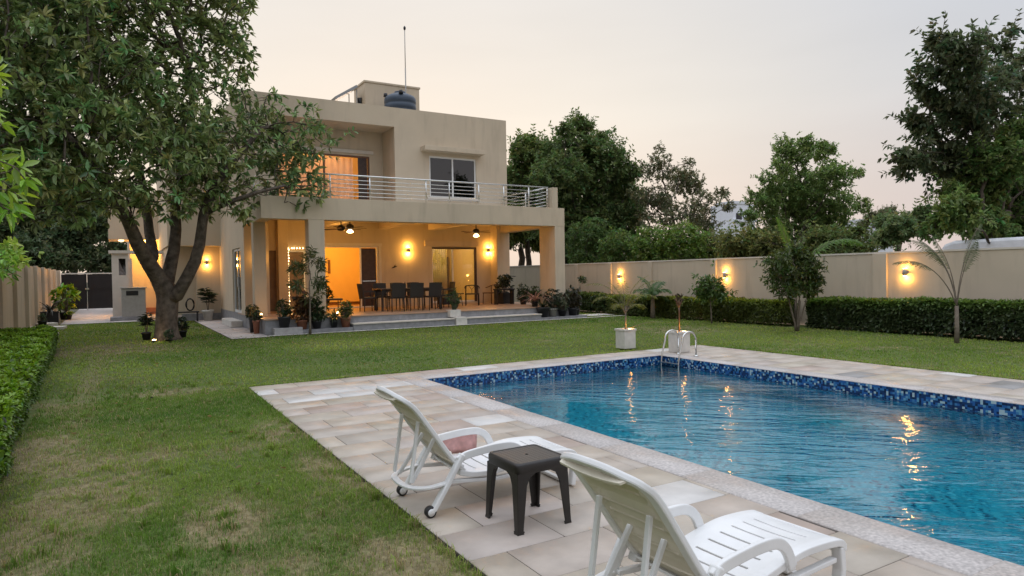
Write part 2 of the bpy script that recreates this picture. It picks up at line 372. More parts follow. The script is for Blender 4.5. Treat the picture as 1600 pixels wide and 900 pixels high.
tag(go, 'short green and straw coloured lawn grass with worn patches', 'grass', kind='stuff')

# ------------------------------------------------------------------ terrace paving
def tiles(rects, tw, th, name, mat, colf, z=0.0, gap=.008, stag=True, thick=.03, along='x'):
    Vl, Fl, Cl = [], [], []
    for (x0, y0, x1, y1) in rects:
        y = y1; row = 0
        while y > y0+.01:
            yb = max(y0, y-th); x = x0-(tw*(.5 if (row % 2 and stag) else 0))-(rng.random()*.25*tw if stag else 0)
            while x < x1-.01:
                a, c = max(x0, x), min(x1, x+tw)
                if c-a > .03:
                    n = len(Vl)*8; dz = rng.normal(0, .0008)
                    g = gap/2
                    q = [(a+g, yb+g), (c-g, yb+g), (c-g, y-g), (a+g, y-g)]; bv = .003
                    cxm, cym = (a+c)/2, (yb+y)/2
                    top = [(u+(bv if u < cxm else -bv), v+(bv if v < cym else -bv), z+dz) for u, v in q]; bot = [(u, v, z-.006+dz) for u, v in q]
                    Vl.append(top+bot); 
                    Fl += [[n, n+1, n+2, n+3]]+[[n+4+i, n+4+(i+1) % 4, n+(i+1) % 4, n+i] for i in range(4)]
                    col = colf((a+c)/2, (yb+y)/2); Cl += [col]*5
                x += tw
            y = yb; row += 1
    o = npmesh(name, np.array(Vl).reshape(-1, 3), np.array(Fl), mat, None, np.array(Cl)); return tag(o, kind='structure')
WT = [gr(*q) for q in ((450,612),(530,606),(590,600),(490,626),(640,598),(725,638),(790,690),(1110,770))]
def tilecol(x, y):
    base = np.array([.435, .378, .315])*(.92+.15*rng.random())
    base = base*np.array([1, 1+.03*(rng.random()-.5), 1+.09*(rng.random()-.5)])
    if rng.random() < .06: base = np.array([.43, .345, .29])*(.92+.1*rng.random())
    if (2.0 < x < 3.66 and 8.35 < y < 9.3) and rng.random() < .75: base = np.array([.55, .53, .50])*(.9+.2*rng.random())
    if rng.random() < .05: base = np.array([.58, .56, .53])
    if rng.random() < .015: base = np.array([.27, .26, .25])
    return base
DECKM = attrmat('terrace stone', .5, .11, 5, .25, 30, .5, .18)
tiles([(DX0, YN, CX0, DY1), (CX0, CY1, CX1, DY1), (CX1, YN, DX1, DY1)], .68, .41, 'pool_terrace', DECKM, tilecol)
b = MB()
for x0, y0, x1, y1 in ((DX0, YN, CX0, DY1), (CX0, CY1, CX1, DY1), (CX1, YN, DX1, DY1)): b.box(x0, y0, -.3, x1, y1, -.005)
tag(b.build('terrace_bed', simple('grout', (.09, .078, .065), .95, var=.3, scale=30)), kind='structure')
COPM = attrmat('coping granite', .45, .28, 45, .2, 60, .5, .12)
def copcol(x, y): return np.array([.45, .415, .39])*(.93+.14*rng.random())
tiles([(CX0, YN, PX0-.0, CY1), (PX1, YN, CX1, CY1)], .6, 1.0, 'pool_coping', COPM, copcol, .004, .004, False)
tiles([(PX0, PY1, PX1, CY1)], .9, .6, 'pool_coping_end', COPM, copcol, .004, .004, False)
b = MB(); 
for x0, y0, x1, y1 in ((CX0, YN, PX0-.002, CY1), (PX1+.002, YN, CX1, CY1), (PX0-.002, PY1+.002, PX1+.002, CY1)): b.box(x0+.001, y0, -.045, x1-.001, y1-.001, -.003)
tag(b.build('coping_slab', simple('coping edge', (.45, .40, .38), .6, var=.15, scale=30)), kind='structure')
# pool basin with mosaic
def mosaic(name, cols, cell, band=False):
    m, n, l, p, o = newmat(name); g = n.new('ShaderNodeNewGeometry')
    sc = n.new('ShaderNodeVectorMath'); sc.operation = 'SCALE'; sc.inputs['Scale'].default_value = 1/cell; l.new(g.outputs['Position'], sc.inputs[0])
    ad = n.new('ShaderNodeVectorMath'); ad.inputs[1].default_value = (.37, .37, .37); l.new(sc.outputs[0], ad.inputs[0])
    fl = n.new('ShaderNodeVectorMath'); fl.operation = 'FLOOR'; l.new(ad.outputs[0], fl.inputs[0])
    wn = n.new('ShaderNodeTexWhiteNoise'); l.new(fl.outputs[0], wn.inputs[0])
    cr = n.new('ShaderNodeValToRGB'); cr.color_ramp.interpolation = 'CONSTANT'; l.new(wn.outputs[0], cr.inputs[0])
    el = cr.color_ramp.elements; el[0].color = (*cols[0][1], 1); el[0].position = 0
    el[1].position = cols[1][0]; el[1].color = (*cols[1][1], 1)
    for q, c in cols[2:]: e = el.new(q); e.color = (*c, 1)
    l.new(cr.outputs[0], p.inputs['Base Color']); p.inputs['Roughness'].default_value = .15
    return m
BASIN = mosaic('pool mosaic', [(0, (.015, .33, .47)), (.3, (.022, .42, .56)), (.6, (.045, .50, .64)), (.85, (.006, .11, .22)), (.94, (.11, .62, .76))], .04)
BAND = mosaic('waterline mosaic', [(0, (.008, .03, .11)), (.3, (.02, .10, .30)), (.55, (.006, .018, .06)), (.70, (.05, .18, .36)), (.84, (.40, .50, .52)), (.93, (.12, .30, .42))], .028)
ZB, ZW, ZM = -1.5, -.16, -.32
b = MB()
b.add([(PX0, YN, ZB), (PX1, YN, ZB), (PX1, PY1, ZB), (PX0, PY1, ZB)], [(0, 1, 2, 3)])
b.add([(PX0, YN, ZB), (PX0, PY1, ZB), (PX0, PY1, ZM), (PX0, YN, ZM)], [(0, 1, 2, 3)])
b.add([(PX1, YN, ZB), (PX1, PY1, ZB), (PX1, PY1, ZM), (PX1, YN, ZM)], [(3, 2, 1, 0)])
b.add([(PX0, PY1, ZB), (PX1, PY1, ZB), (PX1, PY1, ZM), (PX0, PY1, ZM)], [(0, 1, 2, 3)])
b.add([(PX0, YN, ZB), (PX1, YN, ZB), (PX1, YN, -.05), (PX0, YN, -.05)], [(3, 2, 1, 0)])
b.box(PX0+.002, PY1-.32, ZB+.002, PX0+1.6, PY1-.002, -.62)
tag(b.build('pool_basin', BASIN), kind='structure')
b = MB()
b.box(PX0-.05, YN, ZM, PX0, PY1+.05, -.006); b.box(PX1, YN, ZM, PX1+.05, PY1+.05, -.006); b.box(PX0, PY1, ZM, PX1, PY1+.05, -.006)
tag(b.build('pool_waterline_tiles', BAND), kind='structure')
# water
m, n, l, p, o = newmat('pool water'); n.remove(p)
g = n.new('ShaderNodeNewGeometry')
vr = n.new('ShaderNodeVectorRotate'); vr.rotation_type = 'Z_AXIS'; vr.inputs['Angle'].default_value = R(42); l.new(g.outputs['Position'], vr.inputs['Vector'])
mp = n.new('ShaderNodeMapping'); mp.inputs['Scale'].default_value = (.8, 2.3, 1); l.new(vr.outputs[0], mp.inputs[0])
n1 = n.new('ShaderNodeTexNoise'); n1.inputs['Scale'].default_value = 2.4; n1.inputs['Detail'].default_value = 2.2; n1.inputs['Roughness'].default_value = .5; n1.inputs['Distortion'].default_value = .6; l.new(mp.outputs[0], n1.inputs[0])
n2 = n.new('ShaderNodeTexNoise'); n2.inputs['Scale'].default_value = 9; n2.inputs['Detail'].default_value = 2; n2.inputs['Distortion'].default_value = .5; l.new(mp.outputs[0], n2.inputs[0])
n3 = n.new('ShaderNodeTexNoise'); n3.inputs['Scale'].default_value = .55; n3.inputs['Detail'].default_value = 1; l.new(g.outputs['Position'], n3.inputs[0])
r3 = n.new('ShaderNodeMapRange'); l.new(n3.outputs[0], r3.inputs[0]); r3.inputs[1].default_value = .38; r3.inputs[2].default_value = .62; r3.inputs[3].default_value = .2; r3.inputs[4].default_value = 1.3
ma = n.new('ShaderNodeMath'); ma.operation = 'MULTIPLY_ADD'; l.new(n2.outputs[0], ma.inputs[0]); ma.inputs[1].default_value = .20; l.new(n1.outputs[0], ma.inputs[2])
mm = n.new('ShaderNodeMath'); mm.operation = 'MULTIPLY'; l.new(ma.outputs[0], mm.inputs[0]); l.new(r3.outputs[0], mm.inputs[1])
bp = n.new('ShaderNodeBump'); bp.inputs['Strength'].default_value = 1; bp.inputs['Distance'].default_value = .033; l.new(mm.outputs[0], bp.inputs['Height'])
rf = n.new('ShaderNodeBsdfRefraction'); rf.inputs['IOR'].default_value = 1.33; rf.inputs['Roughness'].default_value = 0; rf.inputs[0].default_value = (.80, .97, 1, 1)
gl = n.new('ShaderNodeBsdfGlossy'); gl.inputs['Roughness'].default_value = 0; gl.inputs[0].default_value = (1, 1, 1, 1)
fr = n.new('ShaderNodeFresnel'); fr.inputs[0].default_value = 1.45
for q in (rf, gl, fr): l.new(bp.outputs[0], q.inputs['Normal'])
mx = n.new('ShaderNodeMixShader'); l.new(fr.outputs[0], mx.inputs[0]); l.new(rf.outputs[0], mx.inputs[1]); l.new(gl.outputs[0], mx.inputs[2]); l.new(mx.outputs[0], o.inputs[0])
WATER = m
b = MB(); b.add([(PX0, YN, ZW), (PX1, YN, ZW), (PX1, PY1, ZW), (PX0, PY1, ZW)], [(0, 1, 2, 3)])
tag(b.build('pool_water', WATER), kind='structure')

# side path and rear driveway
def pathcol(x, y): return np.array([.50, .45, .42])*(.9+.2*rng.random())
PATHM = attrmat('path stone', .8, .15, 6, .3, 30, .3)
tiles([(2.6, 18.85, 3.56, 28.3)], .96, 1.1, 'side_path', PATHM, pathcol, -.005, .006, False)
tiles([(-1.75, 29.6, 3.5, 52)], 1.7, 1.5, 'driveway', PATHM, pathcol, -.005, .008, False)
b = MB(); b.box(2.6, 18.85, -.2, 3.56, 28.3, -.012); b.box(-1.75, 29.6, -.2, 3.5, 52, -.012); tag(b.build('path_bed', SOIL), kind='structure')
tiles([(3.57, 18.98, 17, 19.13)], 1.4, .3, 'edging_strip', PATHM, lambda x, y: np.array([.55, .53, .48]), .0, .006, False)
tiles([(14.4, 19.7, 16.2, 20.6)], .9, .5, 'edging_path', PATHM, lambda x, y: np.array([.58, .56, .52]), .0, .006, False)
b = MB(); b.box(3.57, 18.98, -.1, 17, 19.13, -.007); b.box(14.4, 19.7, -.1, 16.2, 20.6, -.007); tag(b.build('edging_bed', SOIL), kind='structure')
# ------------------------------------------------------------------ the house
def wall_x(b, x0, x1, y0, y1, z0, z1, openings):
    """wall running along x (thickness y0..y1) with rectangular openings (xa, xb, za, zb)"""
    ops = sorted(openings); x = x0
    for xa, xb, za, zb in ops:
        if xa > x: b.box(x, y0, z0, xa, y1, z1)
        if za > z0: b.box(xa, y0, z0, xb, y1, za)
        if zb < z1: b.box(xa, y0, zb, xb, y1, z1)
        x = xb
    if x < x1: b.box(x, y0, z0, x1, y1, z1)
def wall_y(b, y0, y1, x0, x1, z0, z1, openings):
    ops = sorted(openings); y = y0
    for ya, yb, za, zb in ops:
        if ya > y: b.box(x0, y, z0, x1, ya, z1)
        if za > z0: b.box(x0, ya, z0, x1, yb, za)
        if zb < z1: b.box(x0, ya, zb, x1, yb, z1)
        y = yb
    if y < y1: b.box(x0, y, z0, x1, y1, z1)
DK = .42; YB = 24.2; YU = 23.0; YC = 19.7
STONEL = simple('light grey step stone', (.36, .35, .35), .6, var=.15, scale=7, bump=.2)
house = thing('house', (8, 24, 0), 'two storey beige flat roofed house with lit veranda and balcony behind the lawn', 'house')
b = MB(); b.box(3.57, 19.5, -.2, 14.2, YB, DK-.03); b.build('veranda_platform', STONEG, house)
b = MB(); b.box(3.55, 19.47, DK-.03, 14.22, YB, DK); b.build('veranda_floor', FLOORV, house)
def step(x0, x1):
    b = MB(); b.box(x0, 19.14, -.1, x1, 19.5, .175); b.build('step', STONEG, house)
    b = MB(); b.box(x0-.01, 19.11, .175, x1+.01, 19.5, .205); b.build('step', TRIM, house)
step(5.95, 9.2); step(9.62, 12.45)
b = MB(); b.box(9.22, 19.06, -.1, 9.60, 19.47, .235); b.build('step_block', STONEW, house, .01)
b = MB(); b.box(9.12, 19.30, .236, 9.50, 19.60, .46); b.build('step_block', STONEW, house, .01)
b = MB(); b.box(3.74, 19.14, -.1, 4.5, 19.5, .18); b.build('step', STONEL, house, .008)
b = MB(); b.box(4.5, 19.16, -.1, 5.94, 19.5, .10); b.build('planting_ledge', STONEG, house)
b = MB(); b.box(12.46, 19.16, -.1, 14.4, 19.5, .07); b.build('planting_ledge', STONEG, house)
# front beam and columns
b = MB(); b.box(3.56, YC, 3.24, 13.86, YC+.42, 3.88); b.build('front_beam', PLASTER, house, .006)
b = MB(); b.box(13.44, YC+.421, 3.24, 13.86, YB-.6, 3.878); b.build('side_beam', PLASTER, house)
b = MB(); b.box(3.56, YC+.421, 3.24, 3.93, 22.59, 3.878); b.build('side_beam', PLASTER, house)
for x in (8.55, 10.55, 6.3):
    b = MB(); b.box(x, YC+.43, 3.34, x+.3, YB-.002, 3.56); b.build('ceiling_beam', CEIL, house)
b = MB(); b.box(3.94, YC+.422, 3.56, 13.43, YB+.0, 3.80); b.build('veranda_ceiling', CEIL, house)
b = MB(); b.box(4.86, YC+.004, DK, 5.32, YC+.42, 3.24); b.build('column', PLASTER, house, .006)
b = MB(); b.box(13.44, YC+.004, 0, 13.856, YC+.42, 3.24); b.build('column', PLASTER, house, .006)
b = MB(); b.box(13.50, YC+.44, 0, 13.80, YC+1.1, 3.24); b.build('column', PLASTER, house, .006)
b = MB(); b.box(3.565, 21.0, DK, 3.915, 21.35, 3.24); b.build('column', PLASTER, house, .006)
b = MB(); b.box(4.86, YB-.28, DK, 5.19, YB-.002, 3.56); b.build('column', PLASTER, house, .006)
b = MB(); b.box(13.28, 23.6, DK, 13.86, YB-.002, 3.8); b.build('column', PLASTER, house, .006)
# ground floor walls
b = MB()
wall_x(b, 4.3, 13.6, YB, YB+.25, DK, 3.8, [(4.46, 4.85, DK, 2.52), (5.24, 5.84, DK, 2.52), (6.45, 8.53, DK, 2.69), (10.7, 12.66, .5, 2.68)])
wall_y(b, 22.6, 28.3, 3.55, 3.75, DK, 3.3, [(23.35, 25.1, DK, 2.58)])
b.box(3.75, 22.6, DK, 4.3, 22.8, 3.3); b.box(4.18, 22.8, DK, 4.3, YB+.25, 3.8)
b.box(3.55, 22.6, 3.3, 3.9, 28.3, 3.8)
b.build('ground_floor_wall', PLASTER, house)
b = MB(); b.box(3.56, 22.6, 0, 13.5, 31, DK-.002); b.box(2.2, 28.25, 0, 3.55, 28.6, .26); b.box(13.36, YB+.25, 0, 13.6, 31, 7.4)
b.build('plinth', STONEG, house)
# lintel and frames over the garden door
b = MB(); b.box(10.38, YB-.10, 2.71, 12.72, YB-.001, 2.92); b.build('lintel', PLASTER, house, .005)
b = MB(); b.box(6.3, YB-.03, 2.69, 8.66, YB-.001, 2.80); b.box(8.53, YB-.03, DK, 8.63, YB-.001, 2.69); b.build('door_surround', TRIM, house)
def frame_x(b, x0, x1, z0, z1, y, w_=.05, d=.08, mull=()):
    b.box(x0, y, z0, x0+w_, y+d, z1); b.box(x1-w_, y, z0, x1, y+d, z1)
    b.box(x0+w_, y, z1-w_, x1-w_, y+d, z1); b.box(x0+w_, y, z0, x1-w_, y+d, z0+w_)
    for q in mull: b.box(q-w_*.5, y+.004, z0+w_, q+w_*.5, y+d-.004, z1-w_)
def openup(name, x0, x1, z0, z1, y, fm, gm, mull, label=None, w_=.05):
    b = MB(); frame_x(b, x0, x1, z0, z1, y, w_, .08, mull); o = b.build(name, fm, house); 
    if label: o['label'] = label
    if gm:
        b = MB(); b.box(x0+w_, y+.035, z0+w_, x1-w_, y+.045, z1-w_); b.build('pane', gm, o)
    return o
d1 = openup('sliding_door', 6.45, 8.53, DK, 2.69, YB+.06, WHITE, None, (7.86,), 'open sliding door with a dark leaf at its right')
b = MB(); b.box(7.90, YB+.09, DK+.05, 8.46, YB+.12, 2.62); b.build('dark_leaf', WOODD, d1)
b = MB(); b.box(7.92, YB+.07, 1.38, 8.42, YB+.089, 1.42); b.build('handle_bar', STEEL, d1)
d2 = openup('sliding_door', 10.7, 12.66, .5, 2.68, YB+.06, WHITE, GLASS, (11.62,), 'glazed sliding door with a pale curtain')
b = MB(); b.box(12.56, YB-.001, .5, 12.655, YB+.055, 2.68); b.box(10.705, YB-.001, 2.6, 12.56, YB+.055, 2.675); b.build('dark_jamb', WOODD, d2)
d3 = openup('string_lit_door', 5.24, 5.84, DK, 2.52, YB+.06, WHITE, None, ())
b = MB(); b.box(5.29, YB+.08, DK, 5.79, YB+.12, 2.46); b.build('door_leaf', DKBR, d3)
b = MB(); b.box(4.462, YB+.08, DK, 4.848, YB+.12, 2.518); b.build('side_door', DKBR, house)
# side door in the left wall
b = MB()
for y in (23.36, 24.2, 25.04): b.box(3.60, y, DK, 3.66, y+.06, 2.57)
b.box(3.60, 23.42, 2.50, 3.66, 25.04, 2.57); b.box(3.60, 23.42, DK, 3.66, 25.04, DK+.08)
sd_ = b.build('side_glass_door', WHITE, house)
b = MB(); b.box(3.625, 23.42, DK+.08, 3.635, 25.04, 2.50); b.build('pane', GLASSD, sd_)
b = MB(); b.box(3.565, 24.12, 1.3, 3.60, 24.18, 1.62); b.build('handle', WHITE, sd_)
b = MB(); b.box(3.2, 23.2, .0, 3.552, 25.4, .2); b.build('door_step', STONEW, house, .01)
# rooms behind the openings
def room(x0, x1, y0, y1, z0, z1, mat, name='room_wall'):
    b = MB(); t = .05
    b.box(x0, y1, z0, x1, y1+t, z1); b.box(x0-t, y0, z0, x0, y1+t, z1); b.box(x1, y0, z0, x1+t, y1+t, z1); b.box(x0-t, y0, z1, x1+t, y1+t, z1+t)
    b.build(name, mat, house)
room(5.9, 9.6, YB+.26, 27.6, DK, 3.3, INNER); room(10.3, 13.1, YB+.26, 28.2, DK, 3.3, INNER)
b = MB(); b.box(5.9, YB+.001, DK-.01, 13.1, 28.2, DK+.004); b.build('room_floor', FLOORV, house)
b = MB(); b.box(5.92, 27.55, DK+.02, 9.58, 27.598, DK+.12); b.build('skirting', BROWN, house)
b = MB(); b.box(7.55, 27.56, 1.72, 7.65, 27.598, 2.28); b.build('switch_board', BROWN, house)
b = MB(); b.box(11.5, 27.6, .6, 13.0, 27.66, 2.4); b.build('wardrobe', WOODD, house)
# upper floor
RT = 7.62
b = MB()
wall_x(b, 8.79, 13.44, YU, YU+.25, 3.8, RT-.25, [(10.13, 12.08, 4.47, 6.0)])
b.box(3.55, YU, 6.93, 8.789, YU+.25, RT-.25); b.box(3.55, YU, 3.8, 4.6, YU+.25, 6.93)
b.box(3.55, YU, RT-.25, 13.44, YU+.2, RT)
wall_x(b, 4.6, 9.0, 24.28, 24.48, 3.8, 7.3, [(4.95, 8.28, 3.9, 6.02)])
b.box(4.45, YU+.25, 3.8, 4.6, 24.28, 6.93); b.box(8.79, YU+.25, 3.8, 8.99, 24.28, 6.93)
b.box(13.2, YU+.25, 3.8, 13.44, 31, RT); b.box(3.55, YU+.25, 3.8, 3.75, 34, RT); b.box(3.75, 30.8, 3.8, 13.2, 31, RT)
b.build('upper_floor_wall', PLASTER, house)
b = MB(); b.box(3.75, YU+.25, 6.93, 8.789, 24.28, 7.1); b.box(3.75, 24.48, 7.05, 13.2, 30.8, 7.3); b.build('roof_slab', PLASTER, house)
b = MB(); b.box(4.8, 24.22, 6.10, 8.42, 24.279, 6.22); b.build('lintel', TRIM, house)
b = MB(); b.box(9.8, 22.6, 6.13, 12.28, YU-.001, 6.30); b.build('window_sunshade', PLASTER, house, .008)
wn = openup('window', 10.13, 12.08, 4.47, 6.0, YU+.05, WHITE, GLASSD, (11.1,), 'white framed two leaf sliding window', .06)
b = MB(); b.box(10.2, YU+.13, 4.53, 12.0, YU+.145, 5.94)
b.build('window_screen', simple('window blind', (.20, .22, .25), .8), wn)
b = MB(); b.box(10.02, YU-.06, 4.40, 12.2, YU-.001, 4.468); b.build('window_sill', TRIM, house, .004)
ud = openup('balcony_door', 4.95, 8.28, 3.9, 6.02, 24.30, BROWN, None, (6.6,), 'wide lit balcony door', .06)
b = MB(); b.box(7.86, 24.33, 3.96, 8.2, 24.37, 5.96); b.build('dark_leaf', WOODD, ud)
room(4.8, 8.7, 24.5, 27.0, 3.85, 6.9, INNER)
# balcony floor and railing
b = MB(); b.box(3.94, YC+.43, 3.80, 13.43, YU-.001, 3.83); b.build('balcony_floor', STONEW, house)
rail = MB(); ry = YC+.2; zt = 4.61
for z, r_ in ((zt, .024), (4.47, .011), (4.35, .011), (4.23, .011), (4.11, .011), (3.99, .011)):
    rail.tube([(3.7, ry, z), (13.3, ry, z)], r_, 8); rail.tube([(13.3, ry, z), (13.3, YU, z)], r_, 8)
    rail.tube([(3.7, ry, z), (3.7, YU, z)], r_, 8)
rl = rail.build('balcony_railing', STEEL, house)
for px in (516, 578, 665.7, 702, 748, 787):
    x = at(px, 300, ry).x; b = MB(); b.tube([(x, ry, 3.87), (x, ry, zt)], .02, 8); b.build('railing_post', STEEL, rl)
for x, y in ((12.5, ry), (13.3, ry+1.5), (13.3, ry+.04), (4.4, ry), (3.7, ry+1.6)):
    b = MB(); b.tube([(x, y, 3.87), (x, y, zt)], .02, 8); b.build('railing_post', STEEL, rl)
b = MB(); b.box(13.36, YC+.02, 3.881, 13.60, YC+.4, 4.60); b.build('railing_pier', PLASTER, house, .01)
# stair room on the roof
b = MB(); b.box(8.74, 26, 7.3, 11.06, 27.4, 9.28); b.box(8.70, 25.97, 9.281, 11.10, 27.43, 9.36)
sr = b.build('roof_stair_room', PLASTER, house, .01)
b = MB(); b.tube([(8.70, 26.5, 8.35), (8.70, 26.5, 8.75)], .11, 10); b.build('exhaust_cap', DARKM, sr)
# left wing (seen past the tree)
X = lambda px, Y: at(px, 400, Y).x
Zf = lambda px, py, Y: at(px, py, Y).z
lw = 28.3; xa = X(306, lw); xb = X(262, 28.9); zs = Zf(330, 385, lw)
b = MB()
b.box(xa, lw, .26, 3.549, lw+.2, zs); b.box(xb, 28.7, .2, xa, 28.9, zs)
b.box(X(262, 28.0), 27.9, zs, 3.549, 34, RT-.3)                    # upper storey, overhanging
b.box(xb, 28.9, 0, xb+.2, 36, zs)
yo = 35.5; x0o, x1o = X(203, yo), X(262, yo)
b.box(x0o, yo, 0, x1o+1.6, yo+.2, Zf(206, 372, yo)+1.4)
b.box(x0o-.0, yo+.2, 0, x0o+.25, 42, Zf(206, 372, yo)+1.4)
b.build('left_wing_wall', PLASTER, house)
Yk = 33.5; b = MB(); b.box(X(170, Yk), Yk, Zf(180, 374, Yk), X(262, Yk), yo-.002, Zf(180, 320, Yk)+.6); b.build('balcony_box', PLASTER, house, .01)
sof = Zf(180, 374, Yk)
b = MB(); b.box(X(186, Yk+.6), Yk+.5, sof-.03, X(194, Yk+.6), Yk+.75, sof-.002); b.build('soffit_light', emis('soffit glow', (1, .8, .5), 5), house)
# pergola frame with slot openings in front of the left wing
Yp = 31.6; px0, px1 = X(174, Yp), X(200, Yp); zp = Zf(180, 396, Yp)
b = MB(); wall_x(b, px0, px1, Yp, Yp+.5, 0, zp, [(X(185, Yp), X(196, Yp), Zf(190, 430, Yp), Zf(190, 404, Yp))])
b.box(px0-.1, Yp-.1, zp, X(262, Yp), Yp+.6, zp+.12); b.box(px0, Yp+.5, zp-.15, px0+.2, yo-.002, zp)
b.box(X(199, Yp+1.5), Yp+1.5, 0, X(206, Yp+1.5), Yp+1.8, zp-.16)
b.build('pergola_pier', TRIM, house)
b = MB(); b.box(X(185, Yp), Yp+.25, Zf(190, 430, Yp), X(196, Yp), Yp+.28, Zf(190, 404, Yp)); b.build('mirror_pane', GLASSD, house)
b = MB(); b.box(x0o+.3, yo-.35, .0, x1o+.6, yo-.01, .3); b.build('entrance_step', TERRA, house)

# lamps of the rooms (the photograph shows the rooms lit)
def ceiling_lamp(loc, e, label, col=WARM, r_=.16):
    t = thing('ceiling_lamp', loc, label, 'ceiling lamp', 'ceiling lamps inside the rooms')
    b = MB(); b.lathe([(r_*.7, 0), (r_, -.02), (r_, -.05)], loc, 20); b.build('base', TRIM, t)
    b = MB(); b.lathe([(r_*.95, -.05), (r_*.85, -.09), (r_*.4, -.12)], loc, 20); b.build('diffuser', LAMPS, t)
    point(t, (loc[0], loc[1], loc[2]-.2), e, col, .12)
ceiling_lamp((7.4, 25.7, 3.3), 110, 'round ceiling lamp inside the room behind the open door')
ceiling_lamp((11.3, 25.6, 3.3), 60, 'round ceiling lamp inside the room behind the curtained glass door', (1, .72, .36))
ceiling_lamp((6.6, 25.6, 6.9), 55, 'round ceiling lamp inside the upstairs room', (1, .62, .34))
ceiling_lamp((X(232, 34.4), 34.4, zp+.75), 150, 'round ceiling lamp over the left entrance beyond the tree', WARM)

def sconce(loc, nrm, e, label, group):
    n = Vector(nrm); loc = Vector(loc); t = thing('wall_sconce', loc, label, 'wall lamp', group)
    c = loc+n*.09
    b = MB(); b.lathe([(.055, -.085), (.055, .085)], c, 16); b.build('lamp_body', GREYM, t)
    b = MB(); p = loc+n*.03; b.box(p.x-.035, p.y-.035, p.z-.05, p.x+.035, p.y+.035, p.z+.05); b.build('wall_bracket', GREYM, t)
    for s in (1, -1):
        b = MB(); b.lathe([(.046, min(s*.086, s*.096)), (.046, max(s*.086, s*.096))], c, 16); b.build('lens', LAMP, t)
        point(t, c+Vector((0, 0, s*.13)), e*(1.1 if s < 0 else .8), WARM, .04)
sconce((17.0, 9.42, 1.45), (-1, 0, 0), 6.5, 'lit up-and-down sconce on the garden wall beside the slender palm', 'sconces on the garden wall')
sconce((17.0, 15.16, 1.42), (-1, 0, 0), 6.5, 'lit up-and-down sconce on the garden wall behind the small round-headed tree', 'sconces on the garden wall')
sconce((17.0, 20.42, 1.41), (-1, 0, 0), 6.5, 'lit up-and-down sconce on the garden wall behind the arching planter palm', 'sconces on the garden wall')
p = at(637, 391, YB); sconce((p.x, YB, p.z), (0, -1, 0), 13, 'lit sconce on the veranda wall above the dining table', 'sconces on the veranda wall')
p = at(762, 391, YB); sconce((p.x, YB, p.z), (0, -1, 0), 10, 'lit sconce on the veranda wall right of the glass door', 'sconces on the veranda wall')
p = at(323, 410, lw); sconce((p.x, lw, p.z), (0, -1, 0), 6.0, 'lit sconce on the side wall right of the big tree trunk', 'sconces on the house')

def fan(loc, label, lit, rz):
    x, y, z = loc; t = thing('ceiling_fan', loc, label, 'ceiling fan', 'ceiling fans under the veranda roof')
    b = MB(); b.tube([(x, y, 3.56), (x, y, z+.1)], .018, 8); b.lathe([(.06, 0), (.05, -.08)], (x, y, 3.56), 14); b.build('rod', DARKM, t)
    b = MB(); b.lathe([(.03, .13), (.10, .10), (.13, .04), (.13, -.01), (.09, -.05), (.03, -.06)], loc, 20); b.build('motor', DARKM, t)
    for k in range(4 if lit else 3):
        a = rz+k*2*math.pi/(4 if lit else 3); c, s = math.cos(a), math.sin(a)
        b = MB(); m4 = Matrix.Translation(loc) @ Matrix.Rotation(a, 4, 'Z') @ Matrix.Rotation(R(8), 4, 'X')
        b.add([(.1, -.03, .0), (.2, -.055, 0), (.64, -.07, 0), (.66, 0, 0), (.64, .07, 0), (.2, .055, 0), (.1, .03, 0),
               (.1, -.03, .01), (.2, -.055, .01), (.64, -.07, .01), (.66, 0, .01), (.64, .07, .01), (.2, .055, .01), (.1, .03, .01)],
              [tuple(range(6, -1, -1)), tuple(range(7, 14))]+[(i, (i+1) % 7, (i+1) % 7+7, i+7) for i in range(7)], False, m4)
        b.build('blade', WOODD, t)
    if lit:
        b = MB(); b.lathe([(.05, -.07), (.08, -.10), (.11, -.14), (.10, -.16), (.03, -.18)], loc, 20); b.build('light_shade', LAMPS, t)
        point(t, (x, y, z-.34), lit, WARM, .10)
p = at(533, 358, 21.2); fan((p.x, 21.2, p.z), 'dark three-blade ceiling fan without lamp, in front of the lit one', 0, .1)
p = at(547, 358, 22.2); fan((p.x, 22.2, p.z+.05), 'ceiling fan with lit lamp above the dining table end', 24, .35)
p = at(744, 364, 21.8); fan((p.x, 21.8, p.z+.03), 'ceiling fan with lit lamp above the seats before the glass door', 16, .2)
# lit spot on the pier left of the veranda
p = Vector((3.4, 22.6, 0)); p = at(397, 377, 21.9)
t = thing('wall_spot', (3.98, 22.6, 2.35), 'small warm spot lamp on the veranda side wall', 'wall lamp')
b = MB(); b.lathe([(.04, -.05), (.04, .05)], (3.98, 22.54, 2.35), 12); b.build('lamp_body', GREYM, t)
b = MB(); b.lathe([(.035, -.07), (.035, -.052)], (3.98, 22.54, 2.35), 12); b.build('lens', LAMPS, t)
point(t, (3.98, 22.4, 2.2), 3.5, WARM, .04)
t = thing('ceiling_lamp', (5.2, 22.3, 3.56), 'flat round lamp on the veranda ceiling before the string lit door', 'ceiling lamp')
b = MB(); b.lathe([(.12, 0), (.12, -.04)], (5.2, 22.3, 3.56), 18); b.build('base', TRIM, t)
b = MB(); b.lathe([(.10, -.041), (.09, -.06)], (5.2, 22.3, 3.56), 18); b.build('diffuser', LAMPS, t)
point(t, (5.2, 22.3, 3.36), 10, WARM, .08)
